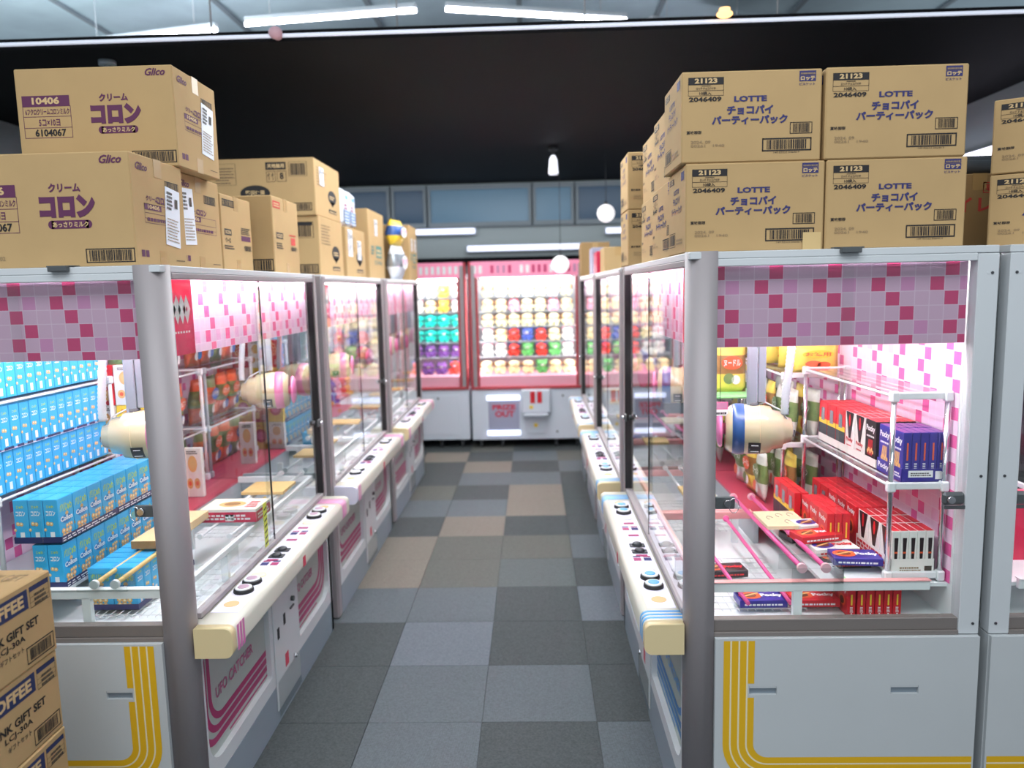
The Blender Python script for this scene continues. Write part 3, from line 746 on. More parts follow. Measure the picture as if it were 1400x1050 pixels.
def ship_label(parent, x, y0, z0, ww, hh, tilt, seed):
    """white delivery label stuck on the +x side"""
    m = MB(); m.box(0, .0008, -ww/2, ww/2, -hh/2, hh/2); o = m.build('delivery_label', 'paper_white', parent); o.location = (x+.0012, y0, z0); o.rotation_euler = (tilt, 0, 0)
    p = P2(); p.small(.08, .62, .5, .95, 5, 'ink_dkgrey', seed); p.small(.08, .08, .9, .5, 8, 'ink_grey', seed+1, .35); p.rect(.62, .68, .82, .84, 'ink_dkgrey', 2)
    p.build('label_printing', (.001, -ww/2, -hh/2), (0, ww, 0), (0, 0, hh), o)
CF = colon_front(); ZT = MH+.001
c1 = carton('cardboard_box', .567, .36, .36, 'cardboard', (('front', CF), ('right', colon_side())), 'x')
place(c1, (-1.262-.2835, 2.42+.18, ZT), 0, 'plum printed cookie carton on top of the left machine, nearest the camera', 'plum printed cartons on the left')
ship_label(c1, .2835, .085, .175, .105, .20, -.10, 2)
c2 = copy_tree(c1); c2.location = (-1.25-.2835, 2.74+.18, ZT+.3615); c2.scale = (1, 1, .965); tag(c2, 'plum printed cookie carton stacked highest on the left machine')
c3 = carton('cardboard_box', .567, .39, .36, 'cardboard', (('front', CF), ('right', colon_side(seed=5))), 'x', 'third plum printed carton, end with a long white label, behind the nearest one')
c3.location = (-1.30-.2835, 2.80+.197, ZT); c3['group'] = 'plum printed cartons on the left'
ship_label(c3, .2835, -.10, .20, .10, .21, .05, 6)
# --- assorted cartons along the left row
def mark_side(kind, seed=1):
    p = P2()
    if kind == 'a':
        p.bars(.08, .86, .42, .93, n=16, seed=seed); p.frame(.06, .85, .44, .94, 'ink_black', .01)
        p.rect(.08, .48, .30, .56, 'ink_black'); p.text('10206', .10, .495, .28, .545, 'ink_tan'); p.text('ウーロ', .1, .38, .26, .45, 'ink_dkgrey', .01); p.small(.06, .30, .36, .36, 2, 'ink_dkgrey')
        p.small(.62, .52, .92, .62, 4, 'ink_dkgrey', seed); p.rect(.62, .43, .94, .50, 'ink_purple'); p.bars(.7, .30, .96, .37, n=12, seed=seed)
    if kind == 'b':
        p.rect(.03, .85, .30, .94, 'ink_red'); p.small(.06, .87, .27, .93, 2, 'ink_tan'); p.rect(.10, .46, .36, .54, 'ink_black'); p.small(.1, .33, .34, .42, 3, 'ink_dkgrey', seed)
        p.text('10203', .12, .475, .34, .525, 'ink_tan'); p.rect(.66, .40, .84, .50, 'ink_red'); p.small(.6, .52, .86, .56, 1, 'ink_red'); p.bars(.64, .32, .9, .38, n=12, seed=seed)
    if kind == 'c':      # dark oval mark with a tail
        p.small(.08, .55, .45, .90, 7, 'ink_dkgrey', seed, .25); p.ell(.66, .42, .17, .13, 'ink_black'); p.poly([(.56, .34), (.76, .34), (.66, .24)], 'ink_black')
        p.small(.55, .38, .77, .46, 2, 'ink_tan', seed); p.rect(.50, .12, .82, .19, 'ink_black'); p.small(.53, .135, .8, .175, 1, 'ink_tan')
    if kind == 'd':
        p.small(.12, .36, .34, .5, 3, 'ink_teal', seed, .7); p.rect(.42, .32, .80, .50, 'ink_teal'); p.small(.46, .35, .76, .47, 2, 'ink_tan'); p.text('COOKIE', .3, .22, .8, .28, 'ink_teal')
    return p
c = carton('cardboard_box', .30, .345, .33, 'cardboard', (('right', mark_side('a')),), 'x', 'plain tan carton with small black print, behind the labelled plum carton'); c.location = (-1.31-.15, 3.22+.18, ZT)
fp = P2(); fp.bars(.35, .05, .95, .17, n=20, seed=3); fp.frame(.31, .03, .98, .19, 'ink_black', .014, .016)
c = carton('cardboard_box', .32, .40, .375, 'cardboard', (('right', mark_side('b')), ('front', fp)), 'x', 'tall tan carton with a red square mark, brown end facing the camera'); c.location = (-1.25-.16, 3.70+.20, ZT)
def oval_front(full=True):
    p = P2()
    if full:
        p.frame(.02, .55, .27, .92, 'ink_dkgrey', .004); p.lines(.02, .67, .27, .79, 2, 'ink_dkgrey'); p.small(.08, .58, .25, .88, 6, 'ink_dkgrey', 5, .3)
        p.rect(.55, .80, .74, .93, 'ink_black'); p.text('天地無用', .565, .825, .725, .905, 'ink_tan', .01)
        p.frame(.555, .59, .64, .775, 'ink_black', .004, .008); p.text('↑↑', .565, .62, .63, .75, 'ink_black'); p.frame(.655, .59, .74, .775, 'ink_black', .004, .008); p.text('8', .68, .63, .715, .75, 'ink_black', .01)
        p.ell(.44, .40, .14, .14, 'ink_black', 1, 24); p.text('贅沢保湿', .35, .36, .53, .45, 'ink_tan', .01); p.bars(.78, .70, .92, .90, n=14, seed=6); p.frame(.765, .68, .935, .93, 'ink_black', .004)
        p.bars(.80, .10, .95, .20, n=16, seed=7); p.frame(.785, .08, .965, .22, 'ink_black', .006, .012)
    else:
        p.rect(.78, .84, .94, .90, 'ink_black'); p.bars(.80, .66, .93, .84, n=12, seed=8); p.frame(.78, .64, .95, .90, 'ink_black', .005)
        p.bars(.76, .08, .96, .19, n=16, seed=9); p.frame(.74, .06, .98, .21, 'ink_black', .01, .014)
    return p
c = carton('cardboard_box', .66, .60, .345, 'cardboard', (('front', oval_front()), ('right', mark_side('c', 2))), None, 'big wide tissue carton with a dark oval mark, stacked on smaller cartons'); c.location = (-1.315-.33, 4.70+.30, ZT+.376)
ship_label(c, .33, -.14, .25, .10, .11, 0, 11)
c = carton('cardboard_box', .66, .58, .3755, 'cardboard', (('front', oval_front(False)), ('right', mark_side('c', 4))), None, 'tissue carton with a dark oval mark under the big wide one'); c.location = (-1.31-.33, 4.72+.29, ZT)
c = carton('cardboard_box', .60, .60, .36, 'cardboard', (('right', mark_side('c', 9)),), None, 'tan carton with two white labels under the white tissue packs'); c.location = (-1.30-.30, 5.36+.30, ZT)
ship_label(c, .30, -.18, .25, .13, .19, 0, 13); ship_label(c, .30, .10, .21, .12, .14, 0, 15)
c = carton('cardboard_box', .55, .62, .55, 'cardboard', (('right', mark_side('d', 2)),), None, 'tall tan carton with teal print and one white label on the left row'); c.location = (-1.28-.275, 6.02+.31, ZT)
ship_label(c, .275, -.02, .42, .11, .13, 0, 17)
c = carton('cardboard_box', .55, .26, .50, 'cardboard_dark', (('right', mark_side('d', 5)),), None, 'narrow brown carton between the plastic bags and the last carton'); c.location = (-1.22-.275, 6.98+.13, ZT)
c = carton('cardboard_box', .55, .46, .52, 'cardboard', (('right', mark_side('d', 7)),), None, 'last tan carton at the far end of the left row with two white labels'); c.location = (-1.16-.275, 7.27+.23, ZT)
ship_label(c, .275, -.08, .34, .08, .12, 0, 19); ship_label(c, .275, .12, .34, .08, .12, 0, 21)
# white tissue packs and plastic bags on the left row
for k in range(2):
    m = MB(); m.box(-.13, .13, -.09, .09, 0, .27, 0, .035); o = m.build('tissue_pack', 'paper_white'); tag(o, 'shiny white and blue tissue pack on the left cartons, %s' % ('the front one' if k == 0 else 'the one behind'), 'tissue pack')
    p = P2(); p.rect(.1, .08, .9, .45, 'print_blue'); p.small(.12, .10, .88, .5, 5, 'ink_white', 3, .5); p.small(.12, .45, .7, .62, 2, 'magenta', 5, .6); p.rect(.3, .72, .7, .82, 'blue_stripe')
    face_print(p, 'printing', o, .26, .18, .27, 'front'); face_print(p, 'printing', o, .26, .18, .27, 'right')
    o.location = (-1.44, 5.47+.19*k, ZT+.361)
def poly_bag(w_, h, t, cols, seed):
    m = MB(); m.pillow(w_, h, t, 0, 1); return m
for k, (z, hh, cc, lb) in enumerate(((.301, .22, ('box_yellow', 'foil_blue'), 'yellow and blue toy bag lying on top of the clear bag'), (0, .30, ('paper_white', 'foil_silver'), 'clear plastic bag of pale sweets standing between cartons'))):
    m = MB(); m.pillow(.26, hh, .16, 0, 1); o = m.build('plastic_bag', list(cc)); tag(o, lb, 'bag'); o.location = (-1.20, 6.76, ZT+z); o.rotation_euler = (0, 0, 1.35)
    p = P2(); p.text('POP', .3, .4, .7, .6, 'box_pink'); p.ell(.5, .5, .25, .2, 'ink_white', 0); face_print(p, 'printing', o, .26, .165, hh, 'front')

# --- navy-printed party-pack cartons (right)
def pie_front():
    p = P2(); q = px(p, 335, 1037, 72, 548)
    p.rect(*q(368, 103, 546, 139), 'ink_black'); p.text('21123', *q(400, 108, 513, 134), 'ink_tan', .045)
    p.frame(*q(368, 139, 546, 198), 'ink_black', .0025, .004); x0, y0, x1, y1 = q(368, 170, 546, 172); p.rect(x0, y0, x1, y1, 'ink_black')
    p.small(*q(435, 142, 480, 149), 1, 'ink_dkgrey'); p.text('ロッテ チョコパイPP', *q(408, 153, 506, 167), 'ink_dkgrey'); p.text('10袋入', *q(424, 176, 484, 194), 'ink_black')
    p.text('2046409', *q(372, 203, 535, 228), 'ink_black', .035); p.text('LOTTE', *q(598, 203, 762, 233), 'ink_navy', .045)
    p.text('チョコパイ', *q(563, 252, 795, 299), 'ink_navy', .05); p.text('パーティーパック', *q(487, 304, 868, 351), 'ink_navy', .05)
    p.rect(*q(922, 83, 1004, 105), 'ink_navy'); p.small(*q(928, 88, 1000, 101), 1, 'ink_grey'); p.rect(*q(922, 107, 1004, 137), 'ink_navy')
    p.text('ロッテ', *q(928, 111, 999, 133), 'ink_tan', .05); p.text('ビスケット', *q(922, 144, 1000, 158), 'ink_navy')
    p.text('賞味期限', *q(360, 378, 437, 397), 'ink_black'); p.text('2024. 09', *q(382, 430, 482, 446), 'ink_grey'); p.text('00261   1940', *q(382, 450, 552, 464), 'ink_grey')
    p.frame(*q(880, 346, 992, 406), 'ink_black', .005, .008); p.bars(*q(895, 353, 980, 399), n=14, seed=2)
    p.frame(*q(742, 426, 990, 495), 'ink_black', .009, .015); p.bars(*q(766, 436, 968, 485), n=24, seed=3); p.text('149 03333 04640 9', *q(800, 497, 930, 506), 'ink_dkgrey'); return p
def pie_side():
    p = P2()
    p.text('LOTTE', .35, .72, .65, .78, 'ink_navy', .01); p.text('チョコパイ', .30, .60, .70, .69, 'ink_navy', .01); p.text('パーティーパック', .2, .48, .8, .57, 'ink_navy', .01)
    p.rect(.08, .86, .34, .93, 'ink_black'); p.text('21123', .12, .87, .30, .92, 'ink_tan'); p.rect(.76, .84, .92, .94, 'ink_navy'); p.bars(.10, .12, .42, .25, n=16, seed=5); p.frame(.08, .10, .44, .27, 'ink_black', .006); p.small(.5, .12, .85, .2, 2, 'ink_grey'); return p
PF = pie_front(); PSD = pie_side()
pw, pd, ph = .427, .29, .272
pie = carton('cardboard_box', pw, pd, ph, 'cardboard', (('front', PF), ('left', PSD), ('right', PSD)), False)
G = 'navy printed party pack cartons on the right machines'
spots = [(.695, 2.42, 0, 0, 'lower left one of the four navy printed cartons facing the camera'), (1.127, 2.42, 0, 0, 'lower right one of the four navy printed cartons facing the camera'),
         (.681, 2.425, 1, .006, 'upper left one of the four navy printed cartons facing the camera'), (1.118, 2.42, 1, 0, 'upper right one of the four navy printed cartons facing the camera')]
for x, y, k, rz, lb in spots: place(pie, (x, y+pd/2, ZT+.2735*k), rz, lb, G)
pie['_used'] = 1
# the row behind them shows its long sides to the aisle
for k in range(2):
    for j, (y0, y1) in enumerate(((2.725, 3.14), (3.16, 3.575))):
        for q, dx in enumerate((0, )):
            place(pie, (.495+.018*j+pd/2+(.012 if k else 0), (y0+y1)/2+(.04 if k else 0)+.01, ZT+.2735*k), -PI/2+.0, 'navy printed carton turned sideways, %s layer, %s behind the facing four' % (('lower', 'upper')[k], ('directly', 'second')[j]), G)
for k in range(2): place(pie, (.475+pw/2, 3.80+pd/2, ZT+.2735*k), 0, 'navy printed carton %s sticking out past the sideways ones' % ('at the bottom', 'on top')[k], G)
for k in range(2): place(pie, (1.768+.0*k, 2.60, ZT+.236*k+.001*k), -.56, 'navy printed carton at the right edge of the view, %s' % ('lower one', 'upper tilted one')[k], G)
for o in [o for o in COL.objects if o.get('label', '').startswith('navy printed carton at the right edge')]: o.scale = (1, 1, .86)
rp = P2(); rp.text('トイレット', .15, .50, .98, .70, 'ink_red', .03)
for i, ch in enumerate('専用区'): rp.frame(.53+.15*i, .75, .66+.15*i, .89, 'ink_red', .008, .012); rp.text(ch, .55+.15*i, .77, .64+.15*i, .87, 'ink_red')
c = carton('cardboard_box', .42, .30, .285, 'cardboard_dark', (('front', rp),), True, 'brown carton with big red lettering between the navy printed stacks'); c.location = (1.665, 2.92+.15, ZT)
m = MB(); m.cyl((-.14, 0, .03), (.14, 0, .03), .03, n=14); m.cyl((-.13, .03, .055), (.13, .03, .055), .025, n=14); o = m.build('sheet_roll', 'dark_grey'); o.location = (1.665, 3.0, ZT+.2855); tag(o, 'dark rolled sheet lying on the red lettered carton', 'roll')
for x, y, w_, h, mt, lb in ((.60, 5.3, .20, .17, 'cardboard', 'small tan carton on the second right machine, nearer one'), (.60, 5.9, .20, .17, 'box_crimson', 'dark red box on the second right machine behind the tan carton'),
                            (.62, 6.35, .24, .22, 'far_grey', 'grey box beside the dark red one on the right row'), (.58, 7.0, .26, .30, 'cardboard_dark', 'brown carton at the far end of the right row')):
    c = carton('cardboard_box', w_, .3, h, mt, (), True, lb); c.location = (x, y+.15, ZT)
# --- coffee gift cartons, bottom left
cf = P2(); cf.rect(.02, .70, .76, .93, 'ink_coffee_blue'); cf.text('COFFEE', .30, .74, .72, .89, 'ink_tan', .02)
cf.rect(.78, .87, .97, .93, 'ink_coffee_blue'); cf.frame(.78, .68, .97, .93, 'ink_black', .003, .006); cf.lines(.78, .74, .97, .80, 2, 'ink_black'); cf.small(.82, .69, .95, .85, 3, 'ink_dkgrey')
cf.text('DRINK GIFT SET', .28, .46, .84, .56, 'ink_black', .012); cf.text('LCJ-30A', .44, .34, .70, .43, 'ink_black'); cf.text('ギフトセット', .46, .24, .68, .31, 'ink_dkgrey')
cf.frame(.70, .06, .97, .26, 'ink_black', .006, .014); cf.bars(.73, .09, .94, .23, n=24, seed=12)
ct = P2(); ct.text('COFFEE DRINK GIFT', .1, .78, .9, .9, 'ink_grey')
cof = carton('cardboard_box', .30, .42, .2355, 'cardboard', (('right', cf), ('top', ct)), None)
cb = carton('cardboard_box', .30, .42, .165, 'cardboard', (), None, 'flat plain carton on the floor under the coffee gift cartons'); cb.location = (-1.535, 1.812, .001)
for k in range(4): place(cof, (-1.385-.15+(.004 if k % 2 else 0), 2.022-.21, .167+.2365*k), [.0, .01, 0, -.006][k], 'coffee gift carton in the floor stack at the left, %s' % ('lowest of the four', 'third from the top', 'second from the top', 'topmost')[k], 'coffee gift cartons stacked on the floor')
m = MB(); m.box(-.028, .028, -.001, .001, 0, .055); o = m.build('cardboard_scrap', 'tile_mid' if False else 'cardboard_pale'); o.location = (.872, 2.416, MH+.001); tag(o, 'small tan cardboard scrap leaning on the lower left party pack carton', 'scrap')
for x, lb in ((.955, 'right'), (-1.46, 'left')):
    m = MB(); m.box(-.03, .03, -.02, .0, -.014, .003, 0, .002); m.box(-.045, .045, .0, .03, .001, .005, 0, .001); o = m.build('roof_clip', 'lock_grey'); o.location = (x, 2.332, MH); tag(o, 'small grey metal clip on the top edge of the nearest %s machine' % lb, 'clip')

# ================================================================== PRIZES INSIDE THE MACHINES
def item(name, w_, d, h, mt, cat, prints, ch=.0015, mats2=None):
    m = MB(); m.box(-w_/2, w_/2, -d/2, d/2, 0, h, 0, ch); o = m.build(name, mt); tag(o, name.replace('_', ' '), cat)
    for side, p in prints: face_print(p, 'printing', o, w_, d, h, side)
    return o
def cookies(p, cu, cv, s, asp, n=3, seed=1):
    r = random.Random(seed)
    for i in range(n):
        u, v = cu+s*(i % 3-1)*.9+r.uniform(-.02, .02), cv+s*(i//3)*.9*asp+r.uniform(-.02, .02)
        p.ell(u, v, s*.52, s*.52*asp, 'cookie_tan', 2, 10); p.ell(u+.01, v+.01, s*.26, s*.26*asp, 'cookie_cream', 3, 8)
pf = P2()
pf.text('パリじゅわ', .10, .66, .90, .86, 'lime', .01); pf.ell(.5, .48, .34, .10, 'box_blue_dark'); pf.text('Collon', .10, .44, .90, .56, 'ink_white', .04); pf.ell(.55, .60, .10, .05, 'cookie_tan')
cookies(pf, .45, .10, .22, .55, 6, 3); cookies(pf, .62, .30, .16, .55, 3, 5)
pn = P2(); pn.text('コロン', .18, .62, .82, .74, 'ink_white', .04); pn.text('じゅわ', .26, .80, .74, .87, 'lime', .01); cookies(pn, .5, .42, .26, .36, 2, 8); pn.rect(.36, .06, .66, .24, 'ink_white'); cookies(pn, .22, .30, .2, .36, 1, 9)
pt = P2(); pt.frame(.03, .04, .97, .96, 'box_blue_dark', .02, .03); pt.text('コロン', .3, .4, .7, .62, 'blue_band')
BW, BD, BH = .084, .050, .148
blue = item('cookie_box', BW, BD, BH, 'box_blue', 'box', (('front', pf), ('left', pn), ('right', pn), ('top', pt)))
GB = 'sky blue cookie boxes in the nearest left machine'
aX = lambda a: XL-a
PZ = .885
for lay in range(2):
    for r in range(3):
        for i in range(8):
            if r == 2 and lay == 0: continue
            place(blue, (aX(.475+BD/2+.052*r), 2.445+.0875*i+BW/2, PZ+.004+lay*(BH+.012)), PI/2,
                  'sky blue cookie box, big block, %s layer, %s from near end, %s deep' % (('bottom', 'top')[lay], ORD[i], ORD[r]), GB)
def tray(x0, x1, y0, y1, z, h, mt, lb):
    m = MB(); m.box(x0, x1, y0, y1, z, z+.0012); 
    for q in ((x0, x0+.001, y0, y1), (x1-.001, x1, y0, y1), (x0, x1, y0, y0+.001), (x0, x1, y1-.001, y1)): m.box(q[0], q[1], q[2], q[3], z, z+h)
    o = m.build('display_tray', mt); return tag(o, lb, 'tray')
for lay in range(2):
    for i in range(2):
        t = tray(aX(.470), aX(.475+.158), 2.443+.352*i, 2.443+.352*i+.349, PZ-.0005+lay*(BH+.0125), .022, 'tray_navy', 'navy and white carton tray under the sky blue boxes, %s layer, %s half' % (('bottom', 'top')[lay], ('near', 'far')[i]))
        p = P2(); p.small(.02, .15, .98, .9, 2, 'ink_white', 4+i, .5); p.build('printing', (aX(.470), 2.443+.352*i, PZ-.0005+lay*(BH+.0125)), (0, .349, 0), (0, 0, .022), t)
for r, zz in enumerate((1.2078, 1.3598, 1.5345)):
    for i in range(13):
        place(blue, (aX(.675+BW/2+.004), 2.44+.053*i+BD/2, zz), 0, 'sky blue cookie box on the back rack, %s row, %s from the near end' % (('lower', 'middle', 'upper')[r], ORD[i]), GB)
t = tray(aX(.672), aX(.775), 2.437, 3.132, 1.3562, .003, 'paper_white', 'long white and navy tray between two rows of sky blue boxes on the rack')
p = P2(); p.small(.01, .1, .99, .9, 1, 'tray_navy', 4, .7); p.build('printing', (aX(.672), 2.437, 1.3562), (0, .695, 0), (0, 0, .016), t)
# the low group on the wire grid
for i in range(8):
    for r in range(2):
        place(blue, (aX(.300+.086*r), 2.50+.053*i+BD/2, .786), 0, 'sky blue cookie box in the low group, %s from near end, %s column' % (ORD[i], ('aisle', 'inner')[r]), GB)
t = tray(aX(.255), aX(.432), 2.496, 2.935, .7825, .02, 'tray_navy', 'navy tray on the wire grid under the low group of sky blue boxes')
def rack(sx, x_f, x_b, y0, y1, z0, zs, lb, steel='chrome', front=True):
    """display rack: round posts with white joints and shelf frames"""
    t = empty('display_rack', ((x_f+x_b)/2, (y0+y1)/2, z0), lb, 'rack', 'wire display racks inside the machines')
    ox, oy = (x_f+x_b)/2, (y0+y1)/2; X = (x_f-ox, x_b-ox); Y = (y0-oy, y1-oy); Z = [z-z0 for z in zs]
    for x in X:
        for y in Y:
            m = MB(); m.cyl((x, y, 0), (x, y, Z[-1]), .0085, n=10); pst = m.build('post', steel, t)
            for z in Z+[.020]:
                m = MB(); m.box(x-.013, x+.013, y-.013, y+.013, z-.018, z+.016, 0, .004); m.build('joint', 'white_plastic', pst)
    for z in Z+[.020]:
        for y in Y:
            m = MB(); m.box(min(X)+.012, max(X)-.012, y-.007, y+.007, z-.010, z+.012, 0, .002); m.build('shelf_bar', 'white_plastic', t)
        if z == .020: continue
        m = MB(); n = 4
        m.cyl((X[0], Y[0], z), (X[0], Y[1], z), .005, n=8); m.build('shelf_bar', 'white_plastic', t)
        for i in range(1, n):
            x = X[0]+(X[1]-X[0])*i/n; m = MB(); m.cyl((x, Y[0], z), (x, Y[1], z), .004, n=6); m.build('shelf_wire', 'white_plastic', t)
        m = MB(); m.box(min(X), max(X), Y[0], Y[1], z+.0055, z+.0085); m.build('shelf_sheet', 'clear_plastic', t)
    return t
rack(-1, aX(.668), aX(.845), 2.425, 3.16, PZ, (1.195, 1.522), 'white rack behind the sky blue boxes in the nearest left machine', 'white_plastic')
# divider wall of biscuit boxes facing the camera
def bis(kind):
    p = P2()
    if kind == 0:
        p.rect(0, 0, .12, 1, 'box_crimson'); 
        for i in range(8): a = i*PI/4; p.ell(.52+.22*math.cos(a), .66+.17*math.sin(a), .12, .09, 'cookie_cream', 1, 10); p.ell(.52+.22*math.cos(a), .66+.17*math.sin(a), .08, .06, 'box_orange', 2, 10)
        p.rect(.5, .12, .8, .38, 'cookie_tan'); p.small(.14, .1, .4, .3, 3, 'ink_white')
    if kind == 1:
        p.ell(.5, .68, .26, .17, 'cookie_tan', 1, 16); p.ell(.5, .68, .18, .11, 'wood_yellow', 2, 14)
        for q in (.3, .7): p.ell(q, .28, .17, .11, 'cookie_tan', 1, 14); p.ell(q, .28, .09, .05, 'box_orange', 2, 10)
        p.small(.2, .88, .8, .96, 2, 'ink_dkgrey')
    if kind == 2:
        p.ell(.5, .5, .38, .26, 'box_crimson', 1, 18); p.ell(.5, .5, .26, .16, 'box_pink', 2, 16); p.text('クッキー', .2, .82, .8, .92, 'box_red', .03)
    return p
bb = [item('biscuit_box', .098, .03, .172, m_, 'box', (('front', bis(k)), ('back', bis(k)))) for k, m_ in ((0, 'box_red'), (1, 'box_white'), (2, 'box_yellow'))]
names = ('red', 'white with biscuit pictures', 'yellow')
lay_ = [(0, 1, 2, 1, 2), (2, 2, 0, 2, 1), (0, 1, 2, 2, 0), (1, 0, 1, 0, 2)]
for r, z in enumerate((.885, 1.06, 1.235, 1.41)):
    for i in range(5):
        k = lay_[r][i]; a_ = .811-.103*i
        if i == 4: continue
        if a_ < .45 and r == 0: pass
        place(bb[k], (aX(a_), 3.185, z), 0, '%s biscuit box, %s row from the bottom, %s from the back wall' % (names[k], ORD[r], ORD[i]), 'biscuit boxes standing across the nearest left machine')
m = MB(); m.box(aX(.45), aX(.84), 3.205, 3.215, .885, 1.60); tag(m.build('divider_sheet', 'clear_plastic'), 'clear upright sheet behind the wall of biscuit boxes', 'sheet')
k1 = copy_tree(bb[1]); k1.location = (-1.68, 3.60, .886); k1.scale = (.9, 1, 1.42); tag(k1, 'white biscuit box standing alone just right of the left corner post', group='biscuit boxes standing across the nearest left machine')
# boxed cookie lying near the aisle glass
lid = P2(); lid.ell(.45, .5, .24, .26, 'cookie_tan', 1, 18); lid.ell(.45, .5, .15, .16, 'wood_end', 2, 14); lid.small(.74, .2, .94, .8, 4, 'box_red'); lid.frame(.0, .0, 1, 1, 'cookie_cream', .02, .03)
sd = P2(); sd.rect(0, 0, 1, .8, 'box_crimson'); sd.small(.1, .2, .9, .7, 2, 'ink_white'); sd.rect(.45, .1, .6, .6, 'ink_white', 2)
ck = item('cookie_box', .20, .16, .055, 'box_white', 'box', (('top', lid), ('front', sd), ('right', sd)))
ck.location = (-1.30, 3.145, .9175); ck.scale = (1.2, 1.05, 1); tag(ck, 'flat white and red cookie box lying across the rods near the aisle glass', 'box')
rods = MB()
def rod(x, y0, y1, z0, z1, r, mt, lb, tip='rod_tip', g='prize bridge rods'):
    o = empty('bridge_rod', (x, y0, z0), lb, 'rod', g)
    m = MB(); m.cyl((0, 0, 0), (0, y1-y0, z1-z0), r, n=12); m.build('rod', mt, o)
    for (yy, zz) in ((0, 0), (y1-y0, z1-z0)):
        m = MB(); m.cyl((0, yy-.006, zz), (0, yy+.006, zz), r*1.9, n=14); m.build('rubber_tip', tip, o)
    return o
for i, dx in enumerate((-.06, .06)):
    rod(-1.29+dx, 2.90, 3.55, .911, .911, .006, 'white_plastic', 'white bridge rod under the flat white cookie box, %s one' % ('inner', 'aisle side')[i], 'white_plastic')
for i, x in enumerate((-1.474, -1.404)):
    rod(x, 2.374, 3.12, .925, .935, .008, 'bamboo', 'tan bamboo bridge rod with a pale ring, %s of the pair holding the plank' % ('left', 'right')[i], 'white_plastic')
m = MB(); m.box(-1.50, -1.375, 2.66, 3.045, .9455, .9755, 0, .001); o = m.build('wooden_plank', 'wood_pale'); tag(o, 'thick pale wooden plank lying across two bamboo rods', 'plank')
m = MB(); m.box(-1.4995, -1.3755, 2.6592, 2.66, .946, .975); m.build('sawn_end', 'wood_end', o)
def guard_box(x0, x1, y0, y1, z0, z1, lb):
    t = empty('acrylic_guard', ((x0+x1)/2, (y0+y1)/2, z0), lb, 'guard', 'clear acrylic rod holders'); ox, oy = (x0+x1)/2, (y0+y1)/2
    for q in ((x0, x1, y0, y0+.003), (x0, x1, y1-.003, y1), (x1-.003, x1, y0+.003, y1-.003)):
        m = MB(); m.box(q[0]-ox, q[1]-ox, q[2]-oy, q[3]-oy, 0, z1-z0); m.build('sheet', 'clear_plastic', t)
guard_box(-1.53, -1.36, 2.364, 2.42, .903, .945, 'clear acrylic holder under the bamboo rods in the left machine')
guard_box(.82, .985, 2.364, 2.50, .903, .955, 'clear acrylic holder at the near end of the pink rods in the right machine')
# wooden boards, far half of the left machine
def board(x0, x1, y0, y1, z, mt, lb):
    m = MB(); m.box(x0, x1, y0, y1, z, z+.014, 0, .001); return tag(m.build('prize_board', mt), lb, 'board')
board(-1.40, -1.20, 3.46, 3.66, .9255, 'wood_yellow', 'yellow wooden board on white rods in the far half of the left machine')
for i, x in enumerate((-1.36, -1.25)): rod(x, 3.30, 3.92, .918, .918, .007, 'white_plastic', 'white bridge rod under the yellow board, %s one' % ('inner', 'aisle side')[i], 'white_plastic')
m = MB()
m.tube([(-1.31, 3.28, .90), (-1.30, 3.33, .93), (-1.30, 3.40, .915), (-1.31, 3.45, .89), (-1.30, 3.50, .90)], .008, 8); tag(m.build('yellow_strap', 'box_yellow'), 'yellow strap hanging between the rods in the left machine', 'strap')

# --- snack bags
def bag_proto(w_, h, t, m1, m2, pr, name='snack_bag'):
    m = MB(); m.pillow(w_, h, t, 0, 1); o = m.build(name, [m1, m2]); tag(o, name.replace('_', ' '), 'snack bag')
    fp_ = face_print(pr, 'printing', o, w_*.8, t*1.1, h*.86, 'front'); fp_.location.z = h*.07
    return o
def bprint(t, c1_, c2_, c3_):
    p = P2(); p.ell(.5, .62, .42, .16, c1_, 1, 16); p.text(t, .16, .54, .84, .70, c2_, .03); p.ell(.38, .25, .22, .13, c3_, 1, 14); p.ell(.66, .22, .18, .11, c2_, 1, 14); return p
ob = bag_proto(.15, .25, .07, 'foil_orange', 'foil_green', bprint('チップス', 'foil_orange', 'ink_white', 'foil_blue'))
ob2 = bag_proto(.15, .25, .07, 'foil_green', 'foil_orange', bprint('ポテト', 'foil_blue', 'ink_white', 'foil_orange'))
rack(-1, aX(.62), aX(.845), 3.26, 3.93, PZ, (1.155, 1.47), 'white rack full of orange and green snack bags in the left machine', 'white_plastic')
for r, z in enumerate((.886, 1.165, 1.48)):
    for i in range(4):
        k = (i+r) % 3 == 0
        place(ob2 if k else ob, (aX(.735), 3.352+.158*i, z+.002), PI/2+.12*math.sin(3*i), '%s snack bag in the left machine rack, %s shelf, %s from the near end' % ('green' if k else 'orange', ('bottom', 'middle', 'top')[r], ORD[i]), 'orange and green snack bags', (.12, 0))
